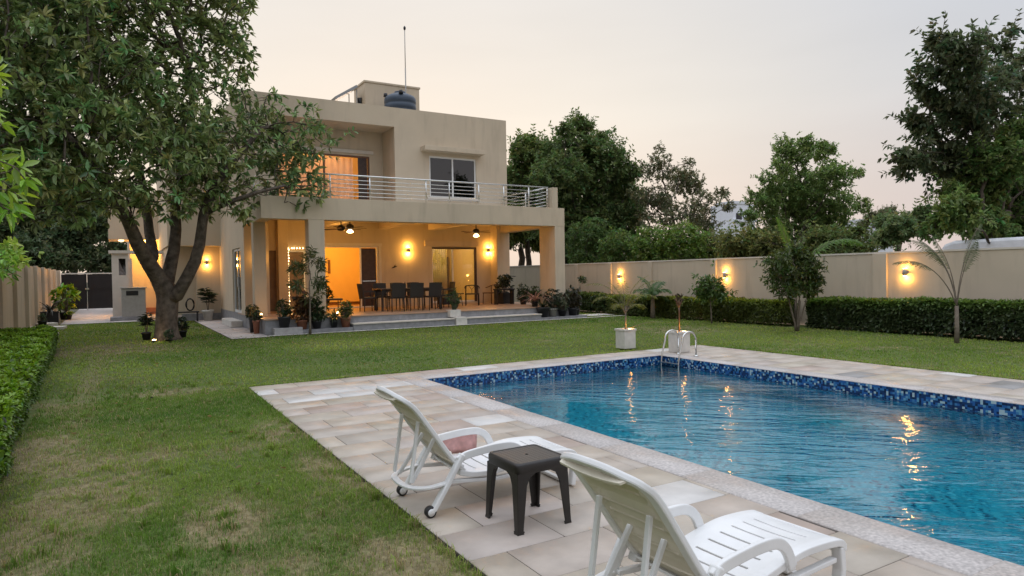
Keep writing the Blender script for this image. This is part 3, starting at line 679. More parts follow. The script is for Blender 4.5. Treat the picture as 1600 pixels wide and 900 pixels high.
# string lights round the narrow door
t = thing('string_lights', (5.57, YB, 2.6), 'warm fairy light string hung round the narrow veranda door', 'string lights')
pts = [(5.235, YB-.05, z) for z in np.arange(.55, 2.6, .1)]+[(x, YB-.05, 2.6) for x in np.arange(5.25, 5.85, .1)]+[(5.87, YB-.05, z) for z in np.arange(2.55, .5, -.1)]
b = MB(); b.tube(pts, .006, 5); b.build('wire', DARKM, t)
b = MB()
for q in pts: b.lathe([(.004, -.022), (.02, -.008), (.02, .008), (.004, .022)], (q[0]+random.uniform(-.02, .02), q[1]-.02, q[2]), 6)
b.build('bulbs', emis('fairy glow', (1, .68, .3), 7), t)
# pale curtain behind the glass door
b = MB(); n_ = 40; x0, x1 = 10.78, 11.5
vs = []
for i in range(n_+1):
    x = x0+(x1-x0)*i/n_; y = YB+.33+.025*math.sin(i*1.3)
    vs += [(x, y, .5), (x, y, 2.62)]
b.add(vs, [(2*i, 2*i+2, 2*i+3, 2*i+1) for i in range(n_)], True)
o = b.build('curtain', leafmat('curtain cloth', .9, .5, .1)); o.data.attributes.new('Col', 'FLOAT_COLOR', 'CORNER').data.foreach_set('color', np.tile([.66, .60, .38, 1], len(o.data.loops)).astype(np.float32)); sm = o.modifiers.new('thickness', 'SOLIDIFY'); sm.thickness = .008
tag(o, 'pale yellow pleated curtain behind the veranda glass door', 'curtain')
# upstairs curtain
b = MB(); vs = []
for i in range(61):
    x = 5.05+(7.75-5.05)*i/60; y = 24.62+.03*math.sin(i*1.25); vs += [(x, y, 3.9), (x, y, 5.97)]
b.add(vs, [(2*i, 2*i+2, 2*i+3, 2*i+1) for i in range(60)], True)
o = b.build('curtain', leafmat('thin curtain')); o.data.attributes.new('Col', 'FLOAT_COLOR', 'CORNER').data.foreach_set('color', np.tile([.8, .6, .42, 1], len(o.data.loops)).astype(np.float32))
tag(o, 'thin peach curtain glowing in the upstairs balcony door', 'curtain')

# roof things
TANK = simple('tank plastic', (.035, .055, .085), .4, var=.1)
c = Vector((9.86, 25.1, 7.3)); t = thing('water_tank', c, 'round dark blue plastic water tank on the roof', 'water tank')
prof = [(.60, 0), (.62, .05)]
for z in (.25, .5, .75, 1.0): prof += [(.62, z-.04), (.59, z), (.62, z+.04)]
prof += [(.62, 1.2), (.56, 1.3), (.35, 1.40), (.2, 1.43)]
b = MB(); b.lathe(prof, c, 32); b.build('body', TANK, t)
b = MB(); b.lathe([(.2, 1.41), (.22, 1.43), (.22, 1.5), (.05, 1.54)], c, 20); b.build('lid', TANK, t)
for a in (2.8, .3, 4.4):
    b = MB(); q = c+Vector((math.cos(a)*.56, math.sin(a)*.56, 1.3)); b.tube([q, q+Vector((0, 0, .13))], [.09, .07], 10); b.build('lug', DARKM, t)
q = at(631, 44, 25.8); xm = at(634, 140, 25.8).x; t = thing('mast', (xm, 25.8, 7.3), 'thin bare lightning mast standing on the roof by the tank', 'mast')
b = MB(); b.tube([(xm, 25.8, 7.3), (xm, 25.8, 10)], .026, 8); b.tube([(xm, 25.8, 9.98), (xm, 25.8, q.z)], .018, 8); b.build('pole', GREYM, t)
b = MB(); b.lathe([(.02, -.08), (.05, -.03), (.05, .04), (.01, .1)], (xm, 25.8, q.z), 10); b.build('tip', DARKM, t)
t = thing('solar_heater', (7.6, 26.5, 7.3), 'tilted flat solar collector at the left of the roof stair room', 'solar panel')
a0 = at(518, 158, 26.6); a1 = at(551, 140, 26.6)
b = MB(); b.bar([(a0.x, 26.6, a0.z), (a1.x, 26.6, a1.z)], .6, .05); b.build('panel', simple('collector', (.25, .26, .27), .3), t)
b = MB(); b.tube([(a1.x, 26.1, 7.3), (a1.x, 26.1, a1.z)], .02, 6); b.tube([(a1.x, 27.1, 7.3), (a1.x, 27.1, a1.z)], .02, 6); b.build('leg', GREYM, t)

# ------------------------------------------------------------------ garden walls, gate
WX = 17.0
t = thing('garden_wall', (WX, 14, 0), 'long beige plastered boundary wall behind the right hand hedges', 'wall')
b = MB(); b.box(WX, -4, -.1, WX+.2, 46, 1.93); b.build('wall', WALLP, t)
b = MB(); b.box(WX-.02, -4, 1.931, WX+.22, 46, 1.975); b.build('coping', TRIM, t)
for Y, w_ in ((9.9, .36), (15.55, .22), (18.6, .2), (20.95, .2), (23.2, .22), (29, .3), (4.2, .3)):
    b = MB(); b.box(WX-.07, Y, -.1, WX-.001, Y+w_, 1.93); b.build('pilaster', WALLP, t)
b = MB(); b.box(WX-.02, -4.1, -.1, WX+.22, -4.0, 2.0); b.build('end_pier', WALLP, t)
LX = -2.45
t = thing('side_wall', (LX, 25, 0), 'beige boundary wall with close-set pilasters on the left', 'wall')
b = MB(); b.box(LX-.25, -2, -.1, LX, 43, 2.12); b.build('wall', WALLP, t)
y = 3.0; 
while y < 42:
    b = MB(); b.box(LX+.001, y, -.1, LX+.10, y+.45, 2.14); b.build('pilaster', WALLP, t); y += 2.9
BLK = simple('black gate paint', (.018, .016, .018), .35, .2, var=.2, scale=3)
t = thing('gate', (-1.2, 43, 0), 'black two-leaf metal driveway gate at the far end of the left path', 'gate')
zg = 1.95; gx0, gx1 = LX+.02, .35; gm_ = (at(136, 440, 43).x)
for x0, x1 in ((gx0, gm_-.01), (gm_+.01, gx1)):
    b = MB(); b.box(x0, 43, .08, x1, 43.03, zg); 
    b.box(x0, 42.96, .08, x0+.05, 42.999, zg); b.box(x1-.05, 42.96, .08, x1, 42.999, zg); b.box(x0+.05, 42.96, 1.15, x1-.05, 42.999, 1.2)
    b.build('gate_leaf', BLK, t)
b = MB(); b.box(gx0, 42.95, zg+.01, gx1, 43.06, zg+.07); b.build('top_rail', TRIM, t)
b = MB(); b.box(gm_-.02, 42.92, .02, gm_+.02, 42.95, .5); b.build('bolt', STEEL, t); b = MB(); b.box(gm_-.09, 42.92, 1.12, gm_+.09, 42.95, 1.2); b.build('latch', STEEL, t)
# back boundary wall beyond
t = thing('back_wall', (5, 46, 0), 'plain wall closing the plot behind the house', 'wall')
b = MB(); b.box(.4, 46, 0, 17.2, 46.2, 1.95); b.build('wall', WALLP, t)
b = MB(); b.box(.36, 45.97, 1.951, 17.24, 46.23, 1.99); b.build('coping', TRIM, t)

# buildings and van beyond the wall
WH = simple('white building', (.74, .76, .82), .8, var=.05)
def farhouse(px0, py0, px1, py1, Y, win, label):
    a = at(px0, py0, Y); c = at(px1, py1, Y); t = thing('white_house', ((a.x+c.x)/2, Y, 0), label, 'building', 'white houses beyond the wall')
    b = MB(); b.box(a.x, Y, 0, c.x, Y+4, a.z); b.box(a.x-.1, Y-.1, a.z, a.x+(c.x-a.x)*.55, Y+3, a.z+.35); b.build('wall', WH, t)
    for q in win:
        u = at(q[0], q[1], Y); v = at(q[2], q[3], Y); b = MB(); b.box(u.x, Y-.05, v.z, v.x, Y-.003, u.z); b.build('window', DARKM, t)
    b = MB(); b.box(a.x-.3, Y-.35, at(px0, py1-6, Y).z, c.x, Y-.01, at(px0, py1-6, Y).z+.25); b.build('ledge', WH, t)
farhouse(1146, 318, 1180, 352, 62, [(1150, 333, 1159, 347)], 'white house block with a dark window beyond the wall trees')
farhouse(1355, 345, 1395, 366, 66, [(1362, 350, 1367, 357)], 'low white building seen right of the feathery tree')
Yv = 12.2; a = at(1409, 372, Yv); c = at(1490, 372, Yv)
t = thing('van', (20.2, 12.4, 0), 'white van parked behind the boundary wall with only its roof showing', 'van')
prof = [(-2.4, .35), (-2.42, 1.0), (-2.2, 1.15), (-1.55, 1.25), (-1.0, 1.95), (-.75, 2.03), (1.2, 2.05), (1.35, 1.9), (1.4, .35)]
xv = atx(1411, 380, 19.6)
vy0 = xv.y-2.1; b = MB(); n = len(prof)
zsc = (at(1440, 374, 1).z, 1)
vs = [(19.6, vy0-p_[0]*1.0, p_[1]*1.12) for p_ in prof]+[(21.3, vy0-p_[0]*1.0, p_[1]*1.12) for p_ in prof]
b.add(vs, [tuple(range(n)), tuple(reversed(range(n, 2*n)))]+[(i, i+n, (i+1) % n+n, (i+1) % n) for i in range(n)])
b.build('body', simple('van paint', (.82, .84, .88), .25), t, .08)
b = MB(); b.box(19.585, vy0-1.0, 1.35, 19.599, vy0+.7, 2.0); b.build('side_window', DARKM, t)
for yy in (vy0-.9, vy0+1.6):
    for xx in (19.7, 21.2):
        b = MB(); m4 = Matrix.Translation((xx, yy, .34)) @ Matrix.Rotation(R(90), 4, 'Y'); b.lathe([(.33, -.1), (.33, .1)], (0, 0, 0), 20, True, m4); b.build('wheel', DARKM, t)
# ------------------------------------------------------------------ trees
def grow(manual, attr, step, dk, iters=90, di=99):
    """space colonisation; manual = list of (pos, parent index, radius)"""
    P = [np.array(m[0], float) for m in manual]; par = [m[1] for m in manual]; rad0 = [m[2] for m in manual]
    A = np.array(attr); near = np.full(len(A), 1e9); idx = np.zeros(len(A), int); alive = np.ones(len(A), bool)
    def upd(start):
        Q = np.array(P[start:])
        for c in range(0, len(Q), 400):
            D = np.linalg.norm(A[:, None, :]-Q[None, c:c+400], axis=2); k = D.argmin(1); d = D[np.arange(len(A)), k]
            m = d < near; near[m] = d[m]; idx[m] = k[m]+start+c
    upd(0); count = {}
    for it in range(iters):
        alive &= near > dk
        if not alive.any(): break
        s = len(P); act = np.nonzero(alive & (near < di))[0]; ids = idx[act]
        for i in np.unique(ids):
            if count.get(i, 0) > 3: continue
            v = A[act[ids == i]]-P[i]; v = v/np.linalg.norm(v, axis=1)[:, None]; d = v.sum(0); n = np.linalg.norm(d)
            d = d/n if n > .05 else v[0]
            d = d+rng.normal(0, .16, 3); d /= np.linalg.norm(d)
            P.append(P[i]+d*step); par.append(int(i)); rad0.append(0); count[i] = count.get(i, 0)+1
        if len(P) == s: break
        upd(s)
    return np.array(P), np.array(par), np.array(rad0)
def skeleton_mesh(b, P, par, rad0, rtip, ex=2.3, rmax=9):
    n = len(P); ch = [[] for _ in range(n)]
    for i in range(n):
        if par[i] >= 0: ch[par[i]].append(i)
    order = list(range(n)); r = np.zeros(n)
    for i in reversed(order):
        r[i] = rtip if not ch[i] else sum(r[c]**ex for c in ch[i])**(1/ex)
        r[i] = min(r[i], rmax)
        if rad0[i] > 0: r[i] = rad0[i]
    for i in order:
        if par[i] >= 0: r[i] = min(r[i], r[par[i]])
    starts = [i for i in range(n) if par[i] < 0]+[c for i in range(n) for c in sorted(ch[i], key=lambda q: -r[q])[1:]]
    for s in starts:
        pts = []; rr = []
        if par[s] >= 0: pts.append(P[par[s]]); rr.append(r[s]*1.05)
        i = s
        while True:
            pts.append(P[i]); rr.append(r[i])
            if not ch[i]: break
            i = max(ch[i], key=lambda q: r[q])
        if len(pts) > 1 and max(rr) > rtip*.9:
            m = max(rr); b.tube(pts, rr, 12 if m > .12 else 7 if m > .04 else 4, True, True)
    return r, ch
def leaves(C, D, ln, wd, col, nper, spread=1.1, colvar=.3, droop=.15, hue=.15, lift=0):
    """nper leaves around each centre C growing along direction D; returns V, F, colours"""
    n = len(C)*nper; c = np.repeat(C, nper, 0); d = np.repeat(D, nper, 0)
    v = rng.normal(0, 1, (n, 3)); v -= d*(v*d).sum(1)[:, None]; v /= np.linalg.norm(v, axis=1)[:, None]+1e-9
    a = d*(.35+.4*rng.random((n, 1)))+v*spread; a[:, 2] -= droop*rng.random(n); a[:, 2] += lift; a /= np.linalg.norm(a, axis=1)[:, None]
    up = np.tile([0, 0, 1.], (n, 1))+rng.normal(0, .45, (n, 3)); s = np.cross(a, up); s /= np.linalg.norm(s, axis=1)[:, None]+1e-9
    nr = np.cross(s, a); l = (ln*(.65+.6*rng.random(n)))[:, None]; w = l*(wd/ln)
    c = c+a*l*.05
    B = c; R1 = c+a*l*.35+s*w*.5+nr*w*.18; R2 = c+a*l*.72+s*w*.38+nr*w*.02-nr*l*.05; T = c+a*l-nr*l*.16
    L2 = c+a*l*.72-s*w*.38+nr*w*.02-nr*l*.05; L1 = c+a*l*.35-s*w*.5+nr*w*.18
    V = np.stack([B, R1, R2, T, L2, L1], 1).reshape(-1, 3); k = np.arange(n)*6
    F = np.concatenate([k[:, None]+[0, 1, 2, 3], k[:, None]+[0, 3, 4, 5]])
    g = np.repeat(rng.normal(0, 1, len(C)), nper)*.5+rng.normal(0, .7, n)
    cc = np.array(col)*(1+colvar*np.clip(g, -1.6, 2))[:, None]; cc[:, 0] *= 1+hue*np.repeat(rng.normal(0, 1, len(C)), nper); cc = np.clip(cc, .003, 1)
    return V, F, np.concatenate([cc, cc])
def merge(parts):
    Vs, Fs, Cs = [], [], []; o = 0
    for V, F, C in parts: Vs.append(V); Fs.append(F+o); Cs.append(C); o += len(V)
    return np.concatenate(Vs), np.concatenate(Fs), np.concatenate(Cs)
def blobpts(blobs, n):
    vol = np.array([q[3]**2.4 for q in blobs]); k = rng.choice(len(blobs), n, p=vol/vol.sum()); B = np.array([q[:3] for q in blobs])[k]; r = np.array([q[3] for q in blobs])[k]
    v = rng.normal(0, 1, (n, 3)); v /= np.linalg.norm(v, axis=1)[:, None]; rr = rng.random(n)**.45
    return B+v*(r*rr)[:, None]*np.array([1, 1, .85])
def make_tree(name, label, cat, base, manual, blobs, nattr, step, dk, rtip, ln, wd, nper, col, group=None, thr=1.6, extra=0, bark=BARK, young=None, spread=1.1, droop=.2, leafm=None, colvar=.3, rmax=9, hue=.15, shell=0, gaps=.42, cs=3.05, shoots=.3):
    A = blobpts(blobs, nattr); col = (col[0]*cs*1.22, col[1]*cs, col[2]*cs*.82)
    P, par, r0 = grow(manual, A, step, dk)
    t = thing(name, base, label, cat, group); b = MB(); r, ch = skeleton_mesh(b, P, par, r0, rtip, rmax=rmax)
    tips = np.array([i for i in range(len(P)) if r[i] < rtip*thr and par[i] >= 0])
    D = P[tips]-P[par[tips]]; D /= np.linalg.norm(D, axis=1)[:, None]+1e-9; C = P[tips]
    parts = [leaves(C, D, ln, wd, col, nper, spread, colvar, droop, hue)]
    for _ in range(extra):
        off = rng.normal(0, 1, C.shape)*ln*.9; parts.append(leaves(C+off, D, ln, wd, col, nper, spread, colvar, droop, hue))
    if shell:
        Q = blobpts(blobs, shell*2); fq = 1.9; g1 = fbm(Q[:, 0]*fq+Q[:, 2]*.9*fq+31, Q[:, 1]*fq-Q[:, 2]*1.3*fq+7, 3); Q = Q[g1 > gaps][:shell]
        B_ = np.array([q[:3] for q in blobs]).mean(0); D2 = Q-B_; D2 /= np.linalg.norm(D2, axis=1)[:, None]; D2 = D2+rng.normal(0, .4, D2.shape); D2 /= np.linalg.norm(D2, axis=1)[:, None]
        parts.append(leaves(Q, D2, ln, wd, col, nper+2, spread, colvar, droop, hue))
        # long outer shoots that break the outline
        Bc = np.array([bb_[:3] for bb_ in blobs]); Br = np.array([bb_[3] for bb_ in blobs])
        dist = (np.linalg.norm(Q[:, None]-Bc[None], axis=2)/Br[None]).min(1); k = np.nonzero(dist > .8)[0]; k = k[rng.random(len(k)) < shoots]
        if len(k):
            d3 = D2[k]+np.array([0, 0, .55])+rng.normal(0, .25, (len(k), 3)); d3 /= np.linalg.norm(d3, axis=1)[:, None]; L3 = ln*(1.2+2.6*rng.random((len(k), 1))); TP = P[np.array([np.argmin(((P-q_)**2).sum(1)) for q_ in Q[k]])]
            for a_, m_, e_ in zip(TP, Q[k], Q[k]+d3*L3): b.tube([a_, m_, e_], [rtip*1.2, rtip*.9, rtip*.4], 3, False)
            for f_ in (.25, .5, .75, 1.0): parts.append(leaves(Q[k]+d3*L3*f_, d3, ln*.9, wd*.9, col, 4, spread*.75, colvar, 0, hue))
    if young is not None:
        k = rng.random(len(C)) < .06; k &= C[:, 2] > np.median(C[:, 2])
        if k.any(): parts.append(leaves(C[k], D[k], ln*.8, wd*.9, young, 5, .7, .2, 0))
    b.build('trunk', bark, t); V, F, K = merge(parts); npmesh('crown', V, F, leafm or LEAF, t, K)
    return t
def pxblobs(lst, Y, f=1.0, dy=.0):
    o = []
    for q in lst:
        Yb = Y+(q[3] if len(q) > 3 else rng.normal(0, 1)*dy); p = at(q[0], q[1], Yb); o.append((p.x, Yb, p.z, q[2]*mpp(q[0], q[1], Yb)*f))
    return o

# the big tree on the lawn
Yt = 19.85; q = lambda px, py, dy=0: tuple(at(px, py, Yt+dy))
man = [(q(261,533), -1, .40), (q(261,525), 0, .31), (q(260,508), 1, .265), (q(261,488), 2, .265), (q(262,468), 3, .29), (q(259,452), 4, .29),
       (q(246,432,-.2), 5, .20), (q(233,412,-.4), 6, .185), (q(215,381,-.8), 7, .16), (q(200,345,-1.2), 8, .14), (q(175,300,-1.7), 9, .115), (q(135,245,-2.2), 10, .09), (q(95,200,-2.6), 11, .06),
       (q(240,400,.0), 7, .13), (q(233,362,.4), 13, .12), (q(229,320,.7), 14, .105), (q(215,250,1.0), 15, .085), (q(200,180,1), 16, .06),
       (q(264,425,.1), 5, .17), (q(272,390,.1), 18, .145), (q(275,358,.2), 19, .135), (q(274,322,.3), 20, .125), (q(284,270,.3), 21, .11), (q(300,200,.3), 22, .085), (q(300,120,.2), 23, .06),
       (q(276,462,-.2), 4, .17), (q(291,436,-.3), 25, .155), (q(305,408,-.4), 26, .145), (q(312,381,-.5), 27, .135), (q(318,335,-.6), 28, .12), (q(335,290,-.6), 29, .105), (q(375,240,-.4), 30, .08), (q(410,200,-.2), 31, .06),
       (q(360,315,-.7), 29, .065), (q(405,300,-.9), 33, .05), (q(445,290,-.8), 34, .035)]
bl = []
for px, py, Yb, rr in ((60,110,18,2.3),(20,30,18,1.9),(190,110,20,2.2),(300,100,20.5,1.75),(352,60,20.3,1.0),(105,235,17.6,2.0),(225,240,18.5,1.9),(330,215,20,1.7),(425,205,20.3,1.35),(478,210,20.1,.95),
                       (435,275,19.8,1.15),(330,300,19.4,1.0),(10,230,17,1.7),(140,10,20,2.2),(270,-60,20.5,2.4),(330,-10,20.8,1.25),(60,-90,19,2.6),(480,300,19.9,.7),(385,330,19.3,.45),(250,300,17.9,.9),(165,305,17.8,.85),(60,300,17.5,.9),(-60,120,18,2.2)):
    p = at(px, py, Yb); bl.append((p.x, Yb, p.z, rr))
make_tree('shade_tree', 'large spreading shade tree with a low forked dark trunk on the lawn', 'tree', (1.15, Yt, 0), man, bl, 5200, .24, .26, .0085, .20, .064, 9, (.054, .086, .040),
          thr=1.35, extra=0, shell=4200, gaps=.52, shoots=.2, young=(.06, .095, .02), spread=1.25, droop=.45, leafm=LEAFG, colvar=.42)

# trees beyond the garden wall
def bgtree(name, label, Y, bx, blobs, n, leaf, col, group='trees beyond the garden wall', nper=6, extra=2, dy=1.0, tr=.2, fill=1.0, rt=.012, step=.35, dk=.42, bark=BARK, young=None, asp=.42, droop=.2, hue=.15, shell=2500, gaps=.38):
    bb = pxblobs(blobs, Y, fill, dy); g = at(bx, 430, Y); top = bb[0]
    zl = min(q_[2] for q_ in bb)
    man = [((g.x, Y, -.05), -1, tr*1.3), ((g.x, Y, .5), 0, tr)]
    for k in range(1, 6): man.append(((g.x+rng.normal(0, .1), Y+rng.normal(0, .1), .5+(max(zl-.3, 1.2)-.5)*k/5), k, tr*(1-.05*k)))
    return make_tree(name, label, 'tree', (g.x, Y, 0), man, bb, n, step, dk, rt, leaf, leaf*asp, nper, col, group, thr=1.6, extra=extra, bark=bark, young=young, droop=droop, rmax=tr, hue=hue, shell=shell, gaps=gaps)
bgtree('evergreen_tree', 'tall dense dark evergreen tree right of the house, highest crown behind the wall', 30, 905,
       [(895,240,42),(930,262,50),(875,280,45),(955,320,52),(905,335,55),(858,340,40),(912,198,20),(885,205,16),(940,215,16),(980,270,22),(960,360,40),(905,380,45),(988,330,20)], 1500, .22, (.032, .055, .023), extra=4, young=(.07, .10, .03), shell=5500, gaps=.47)
bgtree('evergreen_tree', 'dense green tree partly hidden behind the house corner', 35, 826,
       [(828,238,30),(815,290,40),(850,262,32),(805,345,35),(845,320,36),(818,222,14),(858,235,14),(835,372,22)], 900, .24, (.040, .064, .025), extra=4, shell=5000, gaps=.36)
bgtree('sparse_tree', 'sparse half bare brownish tree with open branches beyond the wall', 27, 1050,
       [(1030,262,28),(1030,235,12),(1070,285,30),(1075,255,12),(1105,315,28),(1030,320,34),(1065,345,36),(1128,300,12),(1138,322,10),(1098,350,25),(1000,300,18),(1010,350,22)], 620, .13, (.042, .052, .032), nper=5, extra=1, dy=1.0, tr=.11, rt=.011, step=.22, dk=.3, shell=2200, gaps=.5)
bgtree('feathery_tree', 'feathery mid green tree with broad open crown before the white houses', 20.5, 1252,
       [(1238,240,32),(1262,225,18),(1285,238,20),(1300,275,32),(1215,275,26),(1245,300,45),(1195,315,26),(1300,322,34),(1335,275,14),(1345,320,16),(1172,338,20),(1250,350,45),(1205,360,32),(1300,358,30)], 1300, .14, (.045, .078, .030), nper=7, extra=2, dy=.8, tr=.15, rt=.009, step=.24, dk=.3, droop=.5, hue=.1, shell=4200, gaps=.50)
bgtree('broadleaf_tree', 'tall dark broadleaf tree at the right edge rising above everything there', 10.2, 1545,
       [(1490,90,45),(1548,75,36),(1455,130,36),(1500,150,52),(1440,190,30),(1430,240,28),(1480,210,50),(1540,150,55),(1420,262,18),(1475,260,38),(1600,110,40),(1590,200,55),(1530,250,40),(1585,50,14),(1470,62,14),(1408,245,10)], 1700, .17, (.026, .040, .024), nper=6, extra=1, dy=.8, tr=.2, step=.24, dk=.28, rt=.009, droop=.6, shell=2400, gaps=.52)
bgtree('bushy_tree', 'lush mid green bushy tree below the tall dark one at the right edge', 9.0, 1555,
       [(1560,250,40),(1600,220,40),(1530,290,40),(1585,310,60),(1500,330,32),(1540,350,38),(1470,345,20),(1620,270,60),(1490,300,20),(1455,362,14),(1640,340,60)], 1300, .15, (.038, .068, .026), nper=7, extra=2, dy=.6, tr=.16, step=.22, dk=.26, young=(.09, .14, .03), shell=6000, gaps=.38)
bgtree('far_tree', 'small rounded far tree seen left of the parked van', 22, 1403, [(1403,362,22),(1385,350,14),(1425,352,20),(1440,335,12),(1380,372,14)], 300, .22, (.036, .06, .03), extra=3)
bgtree('far_tree', 'low far tree crown peeping between the low white house and the van', 60, 1372, [(1382,335,9),(1390,330,7),(1362,340,8),(1350,352,7)], 90, .26, (.045, .06, .04), extra=2, tr=.12)
bgtree('evergreen_tree', 'dark tree whose forked stems show under the veranda roof', 38, 815, [(800,335,26),(835,330,24),(815,310,22),(855,345,16),(790,375,16),(850,385,12),(845,365,14),(808,368,14),(830,352,14)], 420, .26, (.024, .036, .02), extra=2, tr=.25)
# left, beyond the driveway gate
bgtree('roadside_tree', 'tall pale stemmed tree beyond the black gate', 52, 66, [(60,330,34),(100,345,34),(30,350,36),(70,290,40),(120,310,34),(10,300,40)], 700, .30, (.030, .045, .022), 'trees beyond the gate', extra=2, dy=2, tr=.36, step=.5, dk=.6, bark=BARKL, shell=4500, gaps=.44)
bgtree('roadside_tree', 'dense dark tree beyond the gate, closest to the house', 50, 150, [(140,345,40),(100,375,34),(170,350,30),(120,390,26),(160,405,26),(185,395,20),(110,410,18),(150,330,30)], 800, .30, (.026, .042, .024), 'trees beyond the gate', extra=4, dy=1.5, tr=.3, step=.45, dk=.55)
bgtree('roadside_tree', 'dark low tree behind the left boundary wall', 45, 12, [(10,375,30),(35,395,24),(-20,360,34),(60,405,16),(85,410,12)], 520, .26, (.024, .04, .022), 'trees beyond the gate', extra=4, dy=1.5, tr=.25, step=.45, dk=.55)
# shrubs along the outside of the garden wall
k_ = 0
for px, py, rr, Y, c, lb in ((886,388,26,24.5,(.024,.045,.018),'dark rounded shrub over the wall next to the veranda column'),(925,378,30,24,(.026,.05,.018),'dark shrub over the wall below the tall evergreen'),
      (972,380,30,23,(.03,.055,.018),'glossy shrub over the wall between evergreen and sparse tree'),(1020,378,30,22.5,(.035,.065,.018),'bright leafed shrub over the wall below the sparse tree'),
      (1068,374,32,22,(.038,.068,.018),'tallest bright shrub over the wall, right of the sparse tree stem'),(1115,382,28,21.5,(.045,.06,.025),'olive shrub over the wall below the far white block'),
      (1160,384,28,21,(.05,.066,.026),'olive shrub over the wall left of the feathery tree stem'),(1205,382,26,20.6,(.045,.06,.025),'olive shrub over the wall behind the multi stemmed garden tree'),
      (1335,384,14,19.6,(.04,.06,.025),'low shrub over the wall right of the feathery tree'),(1285,384,18,20,(.04,.06,.025),'low shrub over the wall behind the arching palm frond')):
    p = atx(px, py-4+[9, -6, 4, -12, 2, 10][px % 6], 18.7+.6*(px % 4)); Y = p.y; rw = rr*1.2*mpp(px, py, Y); bb = [(p.x, Y, p.z-.05, rw), (p.x+.3, Y+.3, p.z-rw*1.0, rw*1.15), (p.x-.2, Y-.2, p.z-rw*1.6, rw*1.1)]
    make_tree('wall_shrub', lb, 'shrub', (p.x, Y, 0), [((p.x, Y, 0), -1, .08), ((p.x, Y, .8), 0, .07)], bb, 420, .2, .22, .008, .14, .055, 6, c, 'shrubs over the garden wall', thr=1.8, extra=2, young=(.07, .11, .02) if px in (1020, 1068, 972) else None, rmax=.08, shell=1200, gaps=.42)

# ------------------------------------------------------------------ garden plants
def smalltree(name, label, px, py, blobs, n, leaf, asp, col, stems=1, tr=.035, group=None, Y=None, young=None, step=.08, dk=.09, nper=6, extra=1, cat='tree', bark=BARKL, zs=None, spread=1.1, droop=.3, fan_=.12, rt=.004, shell=0):
    g = gr(px, py) if Y is None else at(px, 450, Y); Yb = g.y
    bb = pxblobs(blobs, Yb, 1, .12); zl = min(q_[2]-q_[3] for q_ in bb) if zs is None else zs
    man = []
    cx_ = np.mean([q_[0] for q_ in bb])
    for s in range(stems):
        a = s*2*math.pi/max(stems, 1)+.4; i0 = len(man); man.append(((g.x+.03*math.cos(a)*(stems > 1), Yb+.03*math.sin(a)*(stems > 1), 0 if True else 0), -1, tr*1.25))
        for k in range(1, 5):
            f = k/4; man.append(((g.x+(cx_-g.x)*f+fan_*f*math.cos(a)*(stems > 1), Yb+fan_*f*math.sin(a)*(stems > 1), zl*f), i0+k-1, tr*(1-.1*k)))
    return make_tree(name, label, cat, (g.x, Yb, 0), man, bb, n, step, dk, rt, leaf, leaf*asp, nper, col, group, thr=1.7, extra=extra, bark=bark, young=young, spread=spread, droop=droop, leafm=LEAFG, rmax=tr, shell=shell, gaps=.45, cs=1.6, shoots=.06)
smalltree('garden_tree', 'multi stemmed young tree with bright green top leaves beside the hedge', 1245, 517,
          [(1240,405,28),(1215,405,18),(1262,415,24),(1235,435,34),(1265,440,20),(1208,425,14),(1250,395,20),(1230,456,16),(1270,458,10),(1245,392,16)], 520, .125, .3, (.035, .062, .02), stems=5, tr=.03, young=(.16, .26, .02), extra=1, fan_=.22, shell=300)
smalltree('garden_tree', 'small round headed tree on a thin stem in front of the middle sconce', 1112, 505,
          [(1110,452,20),(1096,455,12),(1124,456,12),(1108,440,13)], 180, .14, .28, (.042, .085, .025), tr=.028, extra=1, step=.07, dk=.08, young=(.09, .16, .02), droop=.6, shell=60)
smalltree('wall_creeper', 'small creeper plant on a stick against the far garden wall', 905, 480, [(910,437,8)], 40, .12, .5, (.03, .05, .02), tr=.015, Y=22, extra=0, cat='plant')
def frond(b, V, base, az, el, ln, lf, n=22, droop=1.2, wid=.02, col=(.05, .09, .02), rr=.008, lmax=.3, vee=.5):
    pts = []; p = Vector(base); e = el
    for i in range(13):
        pts.append(p.copy()); d = Vector((math.cos(az)*math.cos(e), math.sin(az)*math.cos(e), math.sin(e))); p = p+d*(ln/12); e -= droop/12*(.4+1.2*i/12)
    b.tube(pts, [rr*(1-.85*i/12)+.001 for i in range(13)], 5)
    vs, fs, cs = [], [], []
    for k in range(n):
        f = lf+(1-lf)*(k+.5)/n; i = min(int(f*12), 11); u = f*12-i; c = pts[i].lerp(pts[i+1], u); t = (pts[i+1]-pts[i]).normalized()
        side = t.cross(Vector((0, 0, 1))); side = side.normalized() if side.length > .01 else Vector((1, 0, 0))
        up = side.cross(t).normalized(); l = lmax*math.sin(math.pi*(.12+.82*(f-lf)/(1-lf)))*random.uniform(.85, 1.1)
        for s in (1, -1):
            d = (side*s+t*.75+up*vee*.4+Vector((0, 0, -.15))).normalized(); e1 = c+d*l*.55; tp = c+d*l+Vector((0, 0, -l*random.uniform(.15, .5)))
            nn = t*wid*.5; m0 = len(vs)
            vs += [c-nn*.4, c+nn*.4, e1+nn, tp, e1-nn]; vs.append(tp+Vector((.001, 0, 0)))
            fs += [[m0, m0+1, m0+2, m0+4], [m0+4, m0+2, m0+5, m0+3]]; q_ = random.uniform(.75, 1.3); cs += [[x*q_ for x in col]]*2
    V.append((np.array([tuple(x) for x in vs]), np.array(fs), np.array(cs)))
